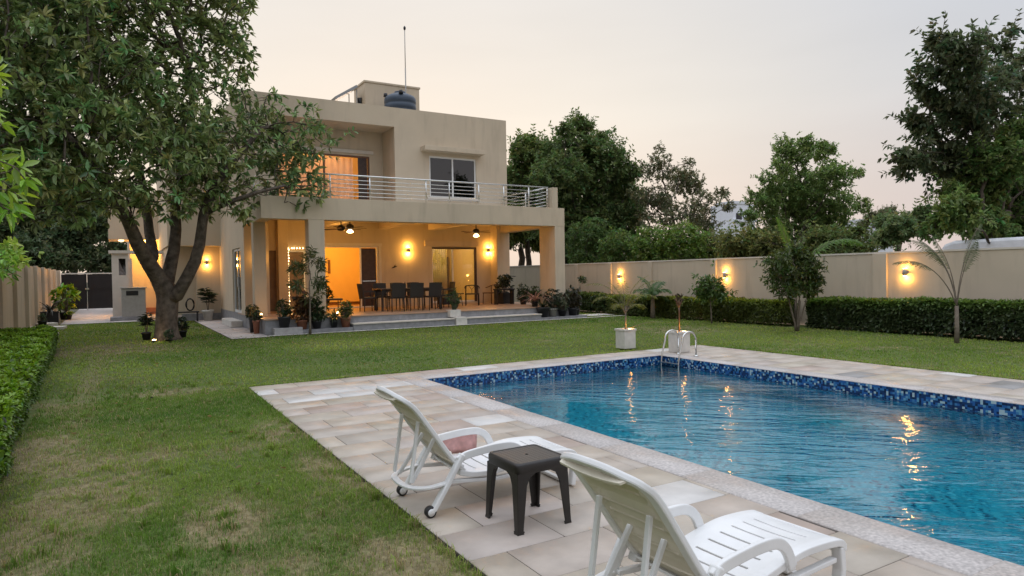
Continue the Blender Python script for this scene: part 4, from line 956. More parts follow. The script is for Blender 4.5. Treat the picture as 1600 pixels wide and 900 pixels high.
def palm(name, label, base, trunkpts, tr, fronds, col, wid=.02, lmax=.3, group=None, n=22, rr=.008, cat='palm', vee=.5, lf=.2, trunkm=BARKL, parent=None, lbl=True):
    t = thing(name, base, label, cat, group)
    b = MB(); b.tube(trunkpts, tr, 9)
    Vp = []
    for (bs, az, el, ln, dr) in fronds: frond(b, Vp, bs, R(az), R(el), ln, lf, n, dr, wid, col, rr, lmax, vee)
    b.build('stem', trunkm, t); V, F, K = merge(Vp); npmesh('fronds', V, F, LEAF, t, K); return t
g = gr(1495, 536); Z = lambda px, py, Y: at(px, py, Y).z
top = Vector((g.x, g.y, Z(1495, 478, g.y)))
# azimuth measured from +x; screen right is about azimuth -30
palm('slender_palm', 'slender young palm with three long bare leaf stalks before the right hand wall lamp', tuple(g), [(g.x, g.y, 0), (g.x+.01, g.y, .3), tuple(top)], [.05, .042, .035],
     [(tuple(top), 150, 68, 1.75, 1.75), (tuple(top), 155, 80, 1.75, 1.3), (tuple(top), -30, 84, 1.75, .55), (tuple(top), -20, 80, 1.4, .5), (tuple(top), 100, 85, 1.5, .6), (tuple(top), 130, 83, 1.6, 1.0)], (.085, .11, .05), .017, .22, n=30, lf=.5, rr=.013, vee=-.5)
Yp_ = 12.3; p = at(1243, 455, Yp_)
palm('arching_palm', 'palm behind the multi stemmed tree, one frond upright and one arching over the wall', (p.x, Yp_, 0), [(p.x, Yp_, 0), (p.x, Yp_, 1.15)], [.05, .035],
     [((p.x, Yp_, 1.2), 145, 82, 1.9, .35), ((p.x, Yp_, 1.2), -20, 62, 2.7, 1.9), ((p.x, Yp_, 1.2), 30, 60, 1.2, 1.2), ((p.x, Yp_, 1.2), 165, 60, 1.2, 1.3)], (.10, .19, .035), .032, .50, n=44, lf=.25, vee=.2)
g = gr(1020, 497); z0 = Z(1020, 467, g.y)
palm('small_palm', 'small palm with drooping dark leaves at the hedge behind the planters', tuple(g), [(g.x, g.y, 0), (g.x, g.y, z0)], [.09, .06],
     [((g.x, g.y, z0), a, e_, l_, d_) for a, e_, l_, d_ in ((-30,60,.75,2.2),(150,60,.8,2.2),(10,75,.85,1.5),(120,80,.95,1.2),(-80,65,.7,2.1),(200,55,.7,2.3),(60,60,.8,2.),(-120,60,.7,2.2),(95,45,.6,2.4),(-20,30,.55,2.2))], (.075, .13, .045), .045, .36, n=22, lf=.15)

# hedges of many small leaves
def hedge(name, label, x0, x1, y0, y1, topf, leaf, n, col, coltop, group, cat='hedge', dark=(.012, .018, .008), lump=.13, seed=0, skew=0):
    t = thing(name, ((x0+x1)/2, (y0+y1)/2, 0), label, cat, group)
    top0 = float(np.mean(topf(np.linspace(x0, x1, 9), np.linspace(y0, y1, 9))))
    # twiggy core
    gx = np.linspace(x0+leaf*1.3, x1-leaf*1.3, 6); gy = np.linspace(y0+leaf*1.3, y1-leaf*1.3, max(8, int((y1-y0)*5)))
    A, B_ = np.meshgrid(gx, gy, indexing='ij'); zt_ = topf(A, B_)-leaf*1.4; nn = A.size; ny_ = len(gy); nx_ = len(gx)
    Vc = np.concatenate([np.stack([A.ravel(), B_.ravel(), zt_.ravel()], 1), np.stack([A.ravel(), B_.ravel(), np.full(nn, .06)], 1)])
    Fc = []
    for i in range(nx_-1):
        for j in range(ny_-1): Fc.append([i*ny_+j, (i+1)*ny_+j, (i+1)*ny_+j+1, i*ny_+j+1])
    for i in range(nx_-1):
        for j in (0, ny_-1): Fc.append([i*ny_+j, (i+1)*ny_+j, (i+1)*ny_+j+nn, i*ny_+j+nn])
    for j in range(ny_-1):
        for i in (0, nx_-1): Fc.append([i*ny_+j, i*ny_+j+1, i*ny_+j+1+nn, i*ny_+j+nn])
    if skew: Vc[:, 0] -= skew*np.maximum(Vc[:, 1]-5, 0)*(Vc[:, 0]-x0)/(x1-x0)
    npmesh('twig_mass', Vc, np.array(Fc), simple('hedge twigs', dark, .95, var=.4, scale=30), t)
    at_, as_ = (x1-x0)*(y1-y0), (y1-y0)*top0; ae = (x1-x0)*top0; tot = at_+2*as_+2*ae; r_ = rng.random(n)*tot
    X_ = x0+(x1-x0)*rng.random(n); Y_ = y0+(y1-y0)*rng.random(n); U = rng.random(n)
    D = np.zeros((n, 3)); Zt = topf(X_, Y_); Z_ = Zt.copy()
    k1 = r_ < at_; D[k1] = (0, 0, 1)
    k2 = (r_ >= at_) & (r_ < at_+as_); X_[k2] = x0; D[k2] = (-1, 0, .5)
    k3 = (r_ >= at_+as_) & (r_ < at_+2*as_); X_[k3] = x1; D[k3] = (1, 0, .5)
    k4 = (r_ >= at_+2*as_) & (r_ < at_+2*as_+ae); Y_[k4] = y0; D[k4] = (0, -1, .5)
    k5 = r_ >= at_+2*as_+ae; Y_[k5] = y1; D[k5] = (0, 1, .5)
    ks = ~k1; Z_[ks] = topf(X_[ks], Y_[ks])*(.06+.94*U[ks]**.85)
    P = np.stack([X_, Y_, Z_], 1); D += rng.normal(0, .35, D.shape); D /= np.linalg.norm(D, axis=1)[:, None]
    lum = fbm(P[:, 1]*2.3+seed, P[:, 0]*2.3+P[:, 2]*3, 3)-.5; N_ = D.copy(); N_[:, 2] *= .6
    P = P+N_*(lum*lump*2.2)[:, None]-D*(rng.random((n, 1))**2*.07); P[:, 2] = np.maximum(P[:, 2], .03)
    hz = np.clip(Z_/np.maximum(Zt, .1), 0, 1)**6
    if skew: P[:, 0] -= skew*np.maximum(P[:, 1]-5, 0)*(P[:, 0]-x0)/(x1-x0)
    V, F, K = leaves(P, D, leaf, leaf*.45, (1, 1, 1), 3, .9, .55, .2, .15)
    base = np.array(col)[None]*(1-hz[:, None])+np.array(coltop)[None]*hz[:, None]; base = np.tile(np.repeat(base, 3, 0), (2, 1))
    npmesh('foliage', V, F, LEAFG, t, K*base)
    return t
flat = lambda h, a=.04, s=0: (lambda x, y: h+a*(fbm(np.asarray(x)*1.3+s, np.asarray(y)*1.1+s)*2-1))
HX0, HX1 = 16.12, 16.72
HG = 'clipped hedges along the garden wall'
yh = lambda px: atx(px, 480, HX0).y
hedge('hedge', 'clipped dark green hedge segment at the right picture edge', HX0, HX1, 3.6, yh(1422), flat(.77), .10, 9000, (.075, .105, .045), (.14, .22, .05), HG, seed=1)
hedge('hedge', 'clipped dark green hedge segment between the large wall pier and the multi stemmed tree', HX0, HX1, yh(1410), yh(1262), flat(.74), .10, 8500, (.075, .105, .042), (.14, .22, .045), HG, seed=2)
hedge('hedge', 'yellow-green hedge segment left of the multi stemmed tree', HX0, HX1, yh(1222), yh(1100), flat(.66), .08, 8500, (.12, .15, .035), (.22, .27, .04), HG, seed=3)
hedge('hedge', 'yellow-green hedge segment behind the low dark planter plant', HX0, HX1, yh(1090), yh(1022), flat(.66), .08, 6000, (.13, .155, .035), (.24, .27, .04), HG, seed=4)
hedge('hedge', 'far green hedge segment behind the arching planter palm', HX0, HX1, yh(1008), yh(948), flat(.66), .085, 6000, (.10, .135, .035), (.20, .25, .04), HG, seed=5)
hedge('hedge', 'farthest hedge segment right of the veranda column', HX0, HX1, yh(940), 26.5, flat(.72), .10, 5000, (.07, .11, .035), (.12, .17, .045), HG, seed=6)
mound = lambda x, y: .40+.075*np.sin(np.asarray(y)*2*np.pi/1.25)+.05*(fbm(np.asarray(x)*2.5, np.asarray(y)*2.5)*2-1)-.10*np.clip((np.asarray(x)+.95)/.35, 0, 1)**2
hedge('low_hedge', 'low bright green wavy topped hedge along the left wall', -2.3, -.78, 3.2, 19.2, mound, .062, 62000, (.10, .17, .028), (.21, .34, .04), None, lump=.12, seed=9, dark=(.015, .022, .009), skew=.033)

# neighbour's bright leaved tree reaching over the left wall
b_ = []
for px, py, Yb, rr in ((-4,262,5.2,.16),(14,285,5.3,.12),(-30,300,5.1,.3),(-8,116,5.4,.10),(-35,120,5.3,.2),(-45,220,5.0,.3),(8,330,5.4,.07)):
    p = at(px, py, Yb); b_.append((p.x, Yb, p.z, rr))
make_tree('overhanging_tree', 'bright green big leaved branch reaching in at the left picture edge', 'tree', (-3.3, 5.2, 0), [((-3.3, 5.2, 0), -1, .1), ((-3.3, 5.2, 1.4), 0, .09), ((-3.0, 5.2, 2.0), 1, .05), ((-2.3, 5.2, 2.35), 2, .03)],
          b_, 140, .09, .10, .004, .115, .036, 5, (.065, .125, .022), thr=1.8, extra=0, leafm=LEAFG, bark=BARKL, droop=.4)
b_ = []
for px, py, Yb, rr in ((8,395,11.6,.22),(28,402,12.5,.16),(4,422,11.2,.18),(-25,400,11,.35)):
    p = at(px, py, Yb); b_.append((p.x, Yb, p.z, rr))
make_tree('wall_climber', 'bright climber spilling over the top of the left boundary wall', 'plant', (-2.75, 11.4, 0), [((-2.75, 11.4, 0), -1, .05), ((-2.75, 11.4, 1.9), 0, .04)], b_, 220, .1, .11, .005, .10, .042, 5, (.07, .13, .03), thr=1.8, extra=1, leafm=LEAFG)

# ------------------------------------------------------------------ pots and potted plants
def pot(parent, loc, r_, h, mat, square=False, name='pot'):
    x, y, z = loc; b = MB()
    if square:
        b.box(x-r_, y-r_, z, x+r_, y+r_, z+h-.04); b.box(x-r_-.015, y-r_-.015, z+h-.04, x+r_+.015, y-r_+.03, z+h); b.box(x-r_-.015, y+r_-.03, z+h-.04, x+r_+.015, y+r_+.015, z+h)
        b.box(x-r_-.015, y-r_+.03, z+h-.04, x-r_+.03, y+r_-.03, z+h); b.box(x+r_-.03, y-r_+.03, z+h-.04, x+r_+.015, y+r_-.03, z+h)
        o = b.build(name, mat, parent, .006)
    else:
        b.lathe([(r_*.72, 0), (r_*.95, h*.82), (r_*1.05, h*.84), (r_*1.08, h), (r_*.95, h), (r_*.92, h*.9), (.01, h*.88)], loc, 22); o = b.build(name, mat, parent)
    return o
def potplant(label, loc, r_, h, potm, kind, size, col, group='potted plants', square=False, flowers=None, cat='potted plant'):
    t = thing('potted_plant', loc, label, cat, group); pot(t, loc, r_, h, potm, square); x, y, z = loc; z1 = z+h*.88
    parts = []; b = MB()
    b.lathe([(r_*.8, 0), (r_*.8, .01)], (x, y, z1), 14) if False else None
    if kind == 'bush':
        n = 46; C = rng.normal(0, 1, (n, 3)); C /= np.linalg.norm(C, axis=1)[:, None]; C *= (size*rng.random((n, 1))**.5)*[.75, .75, 1]; D = C/np.linalg.norm(C, axis=1)[:, None]
        C += [x, y, z1+size*.95]
        for c in C: b.tube([(x+rng.normal(0, .02), y+rng.normal(0, .02), z1-.02), ((x+c[0])/2+rng.normal(0, .02), (y+c[1])/2, (z1+c[2])/2), tuple(c)], [.007, .005, .003], 4)
        parts.append(leaves(C, D, size*.42, size*.17, col, 7, 1.0, .35, .4))
    elif kind == 'strap':
        n = 26; a = rng.random(n)*2*np.pi; e_ = .5+rng.random(n)*.8; vs, fs, cs = [], [], []
        for i in range(n):
            m0 = len(vs); L_ = size*(1.1+.8*rng.random()); w_ = size*.055; p0 = Vector((x, y, z1)); e = e_[i]; p_ = p0.copy(); sd2 = Vector((-math.sin(a[i]), math.cos(a[i]), 0))
            for k in range(6):
                ww = w_*(1-(k/5)**2*.95); vs += [tuple(p_-sd2*ww), tuple(p_+sd2*ww)]
                d = Vector((math.cos(a[i])*math.cos(e), math.sin(a[i])*math.cos(e), math.sin(e))); p_ = p_+d*L_/5; e -= .32
            for k in range(5): fs.append([m0+2*k, m0+2*k+1, m0+2*k+3, m0+2*k+2]); cs.append(np.array(col)*(.7+.6*rng.random()))
        parts.append((np.array(vs), np.array(fs), np.array(cs))); b.tube([(x, y, z1-.03), (x, y, z1+.05)], [.02, .015], 6)
    elif kind == 'stem':
        P_ = []; 
        for s in range(4):
            a = s*1.7+.3; tp = Vector((x+math.cos(a)*size*.25, y+math.sin(a)*size*.25, z1+size*(1.2+.5*rng.random()))); b.tube([(x, y, z1-.02), ((x+tp.x)/2, (y+tp.y)/2, z1+size*.7), tuple(tp)], [.012, .009, .006], 5); P_.append(tuple(tp))
            P_ += [tuple(Vector((x, y, z1)).lerp(tp, f)) for f in (.55, .75, .9)]
        C = np.array(P_); D = np.tile([0, 0, 1.], (len(C), 1)); parts.append(leaves(C, D, size*.55, size*.14, col, 9, 1.2, .35, .6))
    b.build('stem', BARKL, t); V, F, K = merge(parts); npmesh('leaves', V, F, LEAFG, t, K)
    if flowers:
        C = V[rng.choice(len(V), 40)]+[0, 0, .02]; D = np.tile([0, 0, 1.], (40, 1)); V, F, K = leaves(C, D, size*.14, size*.12, flowers, 5, .9, .1); npmesh('flowers', V, F, LEAF, t, K)
    return t
def gp(px, py, z=0.0): g_ = gr(px, py, z); return (g_.x, g_.y, z)
potplant('large black round pot with leafy plant at the left step end', (4.05, 19.32, .185), .17, .30, BLACKP, 'bush', .26, (.035, .06, .02))
potplant('brown pot with red-brown croton standing behind the black pot', (4.55, 19.42, .105), .16, .26, TERRA, 'bush', .42, (.09, .05, .025))
potplant('dark green bushy pot plant at the foot of the front column', (4.95, 19.36, .105), .14, .22, BLACKP, 'bush', .36, (.03, .055, .02))
potplant('terracotta pot of yellow-lit flowering plant left of the steps', (5.78, 19.34, .105), .15, .28, TERRA, 'bush', .26, (.09, .11, .03), flowers=(.6, .5, .2))
potplant('tall dark pot with thin twiggy plant on the side path by the veranda', (3.42, 20.6, 0), .10, .44, BLACKP, 'bush', .22, (.06, .07, .03), flowers=(.5, .4, .2))
potplant('second dark pot on the side path, nearer the steps', (3.44, 20.1, 0), .10, .38, TERRA, 'bush', .18, (.05, .07, .03))
potplant('dark leafed plant between column and terracotta pot', (5.45, 19.38, .105), .11, .2, BLACKP, 'strap', .42, (.03, .045, .02))
potplant('spiky leaved plant in a pale pot against the side wall', (at(325, 490, 27.85).x, 27.85, 0), .20, .40, STONEW, 'stem', .50, (.035, .05, .025))
potplant('small pot of loose green leaves on the step block in the middle of the steps', (9.33, 19.44, .462), .095, .17, simple('olive pot', (.06, .07, .035), .6), 'bush', .27, (.05, .085, .03))
potplant('large black pot at the right end of the steps', (12.66, 19.36, .075), .22, .34, BLACKP, 'strap', .42, (.04, .05, .02))
potplant('croton with cream and red leaves by the right column', (12.62, 19.8, .42), .13, .18, BLACKP, 'strap', .50, (.34, .20, .15))
potplant('dark broad leaved plant leaning on the right column', (13.1, 19.42, .075), .16, .28, GREYM, 'bush', .36, (.03, .045, .022))
potplant('dusty grey-green plant in front of the right column', (13.5, 19.40, .075), .16, .22, DARKM, 'bush', .30, (.10, .12, .07))
potplant('dark red and green plant right of the right column', (13.98, 19.44, .075), .18, .26, BLACKP, 'bush', .42, (.05, .045, .025))
potplant('low dark plant at the far right end of the planting ledge', (14.3, 19.75, 0), .18, .28, BLACKP, 'bush', .30, (.03, .05, .022))
potplant('round leafed dark plant in a square box at the veranda pier', (13.2, 22.9, DK), .2, .42, DARKM, 'bush', .40, (.02, .035, .015), square=True)
potplant('small green pot plant on the veranda edge, first behind the right steps', (13.25, 21.6, DK), .14, .2, BLACKP, 'bush', .30, (.03, .05, .02))
potplant('small green pot plant on the veranda edge near the croton', (13.2, 20.7, DK), .13, .18, BLACKP, 'bush', .28, (.035, .055, .02))
potplant('dark plant in the veranda corner beside the open door', (6.3, 23.6, DK), .14, .25, BLACKP, 'bush', .34, (.02, .035, .015))
potplant('small dark potted plant left of the big tree trunk', gp(229, 531), .12, .20, BLACKP, 'stem', .30, (.025, .035, .018))
potplant('small dark potted plant right of the big tree trunk', gp(285, 527), .12, .18, BLACKP, 'bush', .20, (.025, .04, .018))
potplant('leafy weed cluster in a low pot against the tree trunk', gp(264, 533), .10, .05, BLACKP, 'bush', .14, (.04, .07, .03))
potplant('dark red leaved plant in a square box by the left wall', (-2.1, 30.5, 0), .28, .45, DARKM, 'strap', .55, (.05, .045, .03), square=True)
potplant('bright yellow-green bush in a pot before the gate', (-1.75, 33.2, 0), .25, .3, BLACKP, 'bush', .62, (.16, .26, .02))
potplant('low potted plant by the left wall nearest the stone slabs', (-2.2, 28.6, 0), .14, .2, BLACKP, 'bush', .16, (.08, .12, .06))
# slender feathery tree before the front column
g = gr(483, 525); smalltree('slender_tree', 'slender feathery young tree standing in front of the veranda column', 483, 527,
     [(485,400,12),(470,420,14),(498,410,11),(465,445,12),(500,440,10),(480,465,8),(456,415,6),(508,460,5),(488,385,6)], 150, .19, .16, (.045, .07, .03), tr=.035, step=.09, dk=.1, nper=7, extra=0, Y=19.0, zs=.9, shell=35)
# square stone planters by the pool
def planter(label, px, py, r_, h):
    g_ = gr(px, py); c = (g_.x, g_.y+r_, .004); t = thing('square_planter', c, label, 'planter', 'square stone planters by the pool'); pot(t, c, r_, h, STONEW, True, 'box')
    b = MB(); b.box(c[0]-r_+.005, c[1]-r_+.005, h-.08, c[0]+r_-.005, c[1]+r_-.005, h-.035); b.build('soil', SOIL, t)
    u = thing('planter_uplight', (c[0]+.04, c[1]-.09, h), 'small warm uplight glowing in the '+('left' if px < 1000 else 'right')+' square planter', 'garden light', 'uplights in the planters')
    l0 = (c[0]+.04, c[1]-.09, h-.035); b = MB(); b.lathe([(.03, 0), (.035, .035)], l0, 12); b.build('lamp_body', DARKM, u)
    b = MB(); b.lathe([(.028, .036), (.028, .042)], l0, 12); b.build('lens', LAMP, u); point(u, (l0[0], l0[1], l0[2]+.08), 1.2, WARM, .03)
    return Vector(c)
c = planter('square stone planter holding an arching yellow palm at the lawn edge', 985, 545, .145, .40)
z1 = .36
palm('areca_palm', 'yellow-green arching palm growing in the left square planter', (c.x, c.y, z1), [(c.x, c.y, z1), (c.x+.01, c.y, z1+.5)], [.02, .012],
     [((c.x, c.y, z1+.35), a, e_, l_, d_) for a, e_, l_, d_ in ((150,72,1.15,1.9),(165,60,.9,2.2),(-30,74,1.1,1.7),(-15,62,.9,2.1),(60,78,.9,1.2),(-100,70,.8,2.0),(130,82,.75,1.0),(-40,82,.95,1.2),(200,55,.6,2.2),(0,50,.6,2.2))]+[((c.x, c.y, z1), -28, 25, .75, .6)],
     (.17, .18, .04), .014, .20, n=18, rr=.006, cat='palm')
c = planter('square stone planter holding a bare dark stemmed plant behind the pool ladder', 1070, 551, .145, .40)
t = thing('stem_plant', (c.x, c.y, z1), 'thin dark stem with a small tuft growing in the right square planter', 'plant')
b = MB(); b.tube([(c.x, c.y, z1-.02), (c.x+.01, c.y, z1+.4), (c.x, c.y, z1+.52)], [.016, .014, .018], 7)
for a in range(6): b.tube([(c.x, c.y, z1+.50), (c.x+.04*math.cos(a), c.y+.04*math.sin(a), z1+.58), (c.x+.07*math.cos(a+.2), c.y+.07*math.sin(a+.2), z1+.68)], [.016, .014, .006], 5)
b.build('stem', BROWN, t); n = 14; C = np.array([[c.x+.05*math.cos(i), c.y+.05*math.sin(i), z1+.60+.05*(i % 3)] for i in range(n)])
V, F, K = leaves(C, np.tile([0, 0, 1.], (n, 1)), .09, .03, (.05, .04, .02), 3, .35); npmesh('leaves', V, F, LEAF, t, K)
# uplight at the tree
l0 = gp(241, 534); t = thing('tree_uplight', l0, 'glowing ground spotlight at the foot of the big tree', 'garden light')
b = MB(); b.lathe([(.04, -.04), (.05, .04)], l0, 14); b.build('lamp_body', DARKM, t); b = MB(); b.lathe([(.045, .041), (.045, .05), (.03, .06)], l0, 14); b.build('lens', LAMP, t); point(t, (l0[0], l0[1], .12), 1.5, (1, .72, .42), .04)

# fallen leaves
C = np.concatenate([np.stack([1.2+rng.normal(0, 2.2, 420), 18.2+rng.normal(0, 2.6, 420)], 1), np.stack([rng.random(90)*2-.5, 5+rng.random(90)*10], 1)])
C = C[ingarden(C[:, 0], C[:, 1])]
C = C[C[:, 0] > -.7]; z_ = np.where(ingarden(C[:, 0], C[:, 1]), .006, .006); a = rng.random(len(C))*2*np.pi
V, F, K = leaves(np.column_stack([C, z_]), np.stack([np.cos(a), np.sin(a), np.full(len(C), .05)], 1), .05, .022, (.22, .15, .07), 1, .05, .5, .02)
o = npmesh('fallen_leaves', V, F, LEAF, None, K); tag(o, 'dry brown leaves scattered under the big tree and over the lawn', 'leaves', kind='stuff')

# little warm garden lights among the pots
for i, (x, y, z, lb) in enumerate(((5.62, 19.62, .42, 'small glowing garden light behind the terracotta pot left of the steps'), (4.3, 19.62, .42, 'small glowing garden light on the veranda edge behind the black pot'), (3.62, 20.35, .42, 'small glowing garden light on the veranda corner by the side path'))):
    t = thing('garden_light', (x, y, z), lb, 'garden light', 'small lights among the veranda pots')
    b = MB(); b.lathe([(.03, 0), (.03, .07)], (x, y, z), 10); b.build('lamp_body', DARKM, t)
    b = MB(); b.lathe([(.028, .071), (.034, .10), (.02, .13)], (x, y, z), 10); b.build('lens', LAMP, t); point(t, (x, y, z+.2), 1.6, WARM, .04)
# ------------------------------------------------------------------ veranda furniture
RAT = simple('dark rattan', (.022, .018, .015), .55, var=.3, scale=60, bump=.5, bscale=120)
def xf(loc, rz): return Matrix.Translation(loc) @ Matrix.Rotation(rz, 4, 'Z')
def dining_chair(label):
    t = thing('dining_chair', (0, 0, 0), label, 'chair', 'dining chairs round the veranda table')
    for x, y, tp in ((-.2, -.2, .44), (.2, -.2, .44), (-.2, .2, .44), (.2, .2, .44)):
        b = MB(); b.tube([(x*1.05, y*1.05, 0), (x, y, tp)], [.016, .02], 6); b.build('leg', RAT, t, local=True)
    b = MB(); b.box(-.24, -.23, .42, .24, .23, .47); b.build('seat', RAT, t, .012, local=True)
    b = MB(); n = 8; vs = []
    for i in range(n+1):
        x = -.23+.46*i/n; yb = -.23-.05*math.cos((i/n-.5)*math.pi)
        vs += [(x, yb, .47), (x, yb-.07, .92-.02*abs(i/n-.5)), (x, yb+.025, .47), (x, yb-.045, .92-.02*abs(i/n-.5))]
    fs = []
    for i in range(n): a = 4*i; fs += [(a, a+4, a+5, a+1), (a+2, a+3, a+7, a+6), (a+1, a+5, a+7, a+3), (a, a+2, a+6, a+4)]
    fs += [(0, 1, 3, 2), (4*n, 4*n+2, 4*n+3, 4*n+1)]; b.add(vs, fs); b.build('backrest', RAT, t, local=True)
    for s in (-1, 1):
        b = MB(); b.bar([(s*.235, -.25, .66), (s*.235, .12, .655), (s*.235, .16, .62), (s*.235, .17, .46)], .02, .012); b.build('armrest', RAT, t, local=True)
    return t
ch0 = dining_chair('x'); xa = [at(623, 470, 20.75).x, at(654, 470, 20.75).x]
tb0, tb1 = at(588, 460, 21.4).x, at(684, 460, 21.4).x
xs_ = [tb0+.42, tb0+1.06, tb0+1.7]
spots = [(xs_[0], 20.72, 0, 'dark rattan dining chair on the lawn side of the table, nearest the open door'),
         (xs_[1], 20.72, 0, 'dark rattan dining chair on the lawn side of the table, middle one'),
         (xs_[2], 20.72, 0, 'dark rattan dining chair on the lawn side of the table, nearest the glass door'),
         (xs_[0], 22.05, math.pi, 'dark rattan dining chair on the wall side of the table, nearest the open door'),
         (xs_[1], 22.05, math.pi, 'dark rattan dining chair on the wall side of the table, middle one'),
         (xs_[2], 22.05, math.pi, 'dark rattan dining chair on the wall side of the table, nearest the glass door'),
         (tb0-.28, 21.4, -math.pi/2, 'dark rattan dining chair at the left table head before the door leaf'),
         (tb1+.28, 21.4, math.pi/2, 'dark rattan dining chair at the right table head')]
for i, (x, y, rz, lb) in enumerate(spots):
    o = ch0 if i == 0 else copy_tree(ch0); o.location = (x, y, DK); o.rotation_euler.z = rz+random.uniform(-.08, .08); o['label'] = lb
t = thing('dining_table', ((tb0+tb1)/2, 21.4, DK), 'long dark dining table with a polished top under the veranda roof', 'table')
b = MB(); b.box(tb0, 20.98, DK+.70, tb1, 21.82, DK+.74); b.build('tabletop', simple('table glass', (.10, .07, .05), .15), t, .006)
for x in (tb0+.08, tb1-.08):
    for y in (21.05, 21.75): b = MB(); b.box(x-.03, y-.03, DK, x+.03, y+.03, DK+.70); b.build('leg', RAT, t)
b = MB(); b.box(tb0+.11, 21.03, DK+.62, tb1-.11, 21.06, DK+.699); b.box(tb0+.11, 21.74, DK+.62, tb1-.11, 21.77, DK+.699); b.build('apron', RAT, t)
t = thing('bottle', (tb0+1.05, 21.5, DK+.74), 'small dark bottle standing on the dining table', 'bottle')
b = MB(); b.lathe([(.03, 0), (.032, .12), (.012, .16), (.012, .21)], (tb0+1.05, 21.5, DK+.74), 12); b.build('glass', DARKM, t)
# low rattan sofa end right of the table
def lowseat(name, label, x, y, w_, d_, h, hb, rz, mat, cat, group=None):
    t = thing(name, (x, y, DK), label, cat, group, rz)
    b = MB(); b.box(-w_/2, -d_/2, .10, w_/2, d_/2, h); b.build('seat', mat, t, .02, local=True)
    for sx in (-1, 1):
        for sy in (-1, 1): b = MB(); b.tube([(sx*(w_/2-.04), sy*(d_/2-.04), 0), (sx*(w_/2-.05), sy*(d_/2-.05), .12)], .018, 6); b.build('leg', mat, t, local=True)
    if hb: b = MB(); b.box(-w_/2, d_/2-.08, h, w_/2, d_/2, hb); b.build('backrest', mat, t, .02, local=True)
    return t
p = at(700, 470, 22.0); lowseat('ottoman', 'low dark rattan ottoman right of the dining table', p.x, 22.0, .62, .5, .36, 0, 0, RAT, 'seat')
# wooden armchair
def wood_chair(label, loc, rz, mat=BROWN, cat='chair', seatm=None):
    t = thing('wooden_armchair', loc, label, cat, None, rz)
    for sx in (-1, 1):
        b = MB(); b.tube([(sx*.24, .22, 0), (sx*.22, .2, .70), (sx*.21, .22, .72)], .02, 7); b.build('rear_leg', mat, t, local=True)
        b = MB(); b.tube([(sx*.25, -.22, 0), (sx*.24, -.2, .44)], .02, 7); b.build('front_leg', mat, t, local=True)
    b = MB(); b.box(-.26, -.24, .41, .26, .22, .45); b.build('seat', seatm or mat, t, .01, local=True)
    b = MB(); pts = [(-.27, -.05, .64), (-.27, .12, .68), (-.22, .24, .74), (0, .29, .76), (.22, .24, .74), (.27, .12, .68), (.27, -.05, .64)]; b.tube(pts, .02, 7); b.build('top_rail', mat, t, local=True)
    b = MB(); b.bar([(-.12, .25, .75), (0, .23, .60), (0, .22, .45)], .02, .008); b.bar([(.12, .25, .75), (0, .235, .60)], .02, .008); b.build('back_splat', mat, t, local=True)
    return t
p = at(768, 472, 23.2); wood_chair('brown wooden armchair with a Y shaped back by the veranda pier', (p.x, 23.2, DK), R(-160), BROWN)
p = at(738, 472, 22.6); wood_chair('dark armchair facing the glass door right of the ottoman', (p.x, 22.6, DK), R(150), RAT)
p = at(718, 472, 22.4)
t = thing('side_table', (p.x, 22.5, DK), 'low dark side table between the veranda armchairs', 'table')
b = MB(); b.lathe([(.22, .44), (.22, .47)], (p.x, 22.5, DK), 20, False); b.build('tabletop', RAT, t)
for a in (0, 2.1, 4.2): b = MB(); b.tube([(p.x+.18*math.cos(a), 22.5+.18*math.sin(a), DK), (p.x+.1*math.cos(a), 22.5+.1*math.sin(a), DK+.44)], .014, 6); b.build('leg', RAT, t)
t = thing('console_bench', (12.95, 22.3, DK), 'low dark bench along the open veranda side by the pier', 'bench')
b = MB(); b.box(12.45, 22.2, DK+.55, 13.25, 22.5, DK+.60); b.build('top', DARKM, t, .006)
for x in (12.5, 13.2): b = MB(); b.box(x-.02, 22.22, DK, x+.02, 22.48, DK+.549); b.build('leg', DARKM, t)
t = thing('dark_bench', (at(518, 470, 21.6).x, 21.6, DK), 'dark bench with thin legs beside the open lit doorway', 'bench')
x = at(516, 470, 21.6).x
b = MB(); b.box(x-.35, 21.4, DK+.40, x+.35, 21.8, DK+.46); b.build('seat', RAT, t, .01)
for sx in (-.3, .3):
    for sy in (21.44, 21.76): b = MB(); b.tube([(x+sx, sy, DK), (x+sx, sy, DK+.40)], .015, 6); b.build('leg', RAT, t)
# wall ornament and tap
p = at(616, 417, YB); t = thing('wall_ornament', (p.x, YB, p.z), 'small dark bird shaped ornament fixed to the veranda wall', 'ornament')
b = MB(); b.tube([(p.x-.12, YB-.03, p.z-.05), (p.x, YB-.04, p.z), (p.x+.10, YB-.04, p.z+.03)], [.006, .03, .012], 8); b.bar([(p.x-.02, YB-.03, p.z), (p.x+.03, YB-.05, p.z+.08)], .03, .004); b.build('body', DARKM, t)
p = at(788, 431, 23.6); t = thing('garden_tap', (p.x, 23.6, p.z), 'small tap with a hose arm on the right veranda pier', 'tap')
b = MB(); b.tube([(p.x, 23.6, p.z), (p.x, 23.5, p.z), (p.x+.45, 23.48, p.z-.03)], .016, 7); b.lathe([(.05, -.05), (.05, .05)], (p.x, 23.52, p.z), 12); b.build('body', DARKM, t)

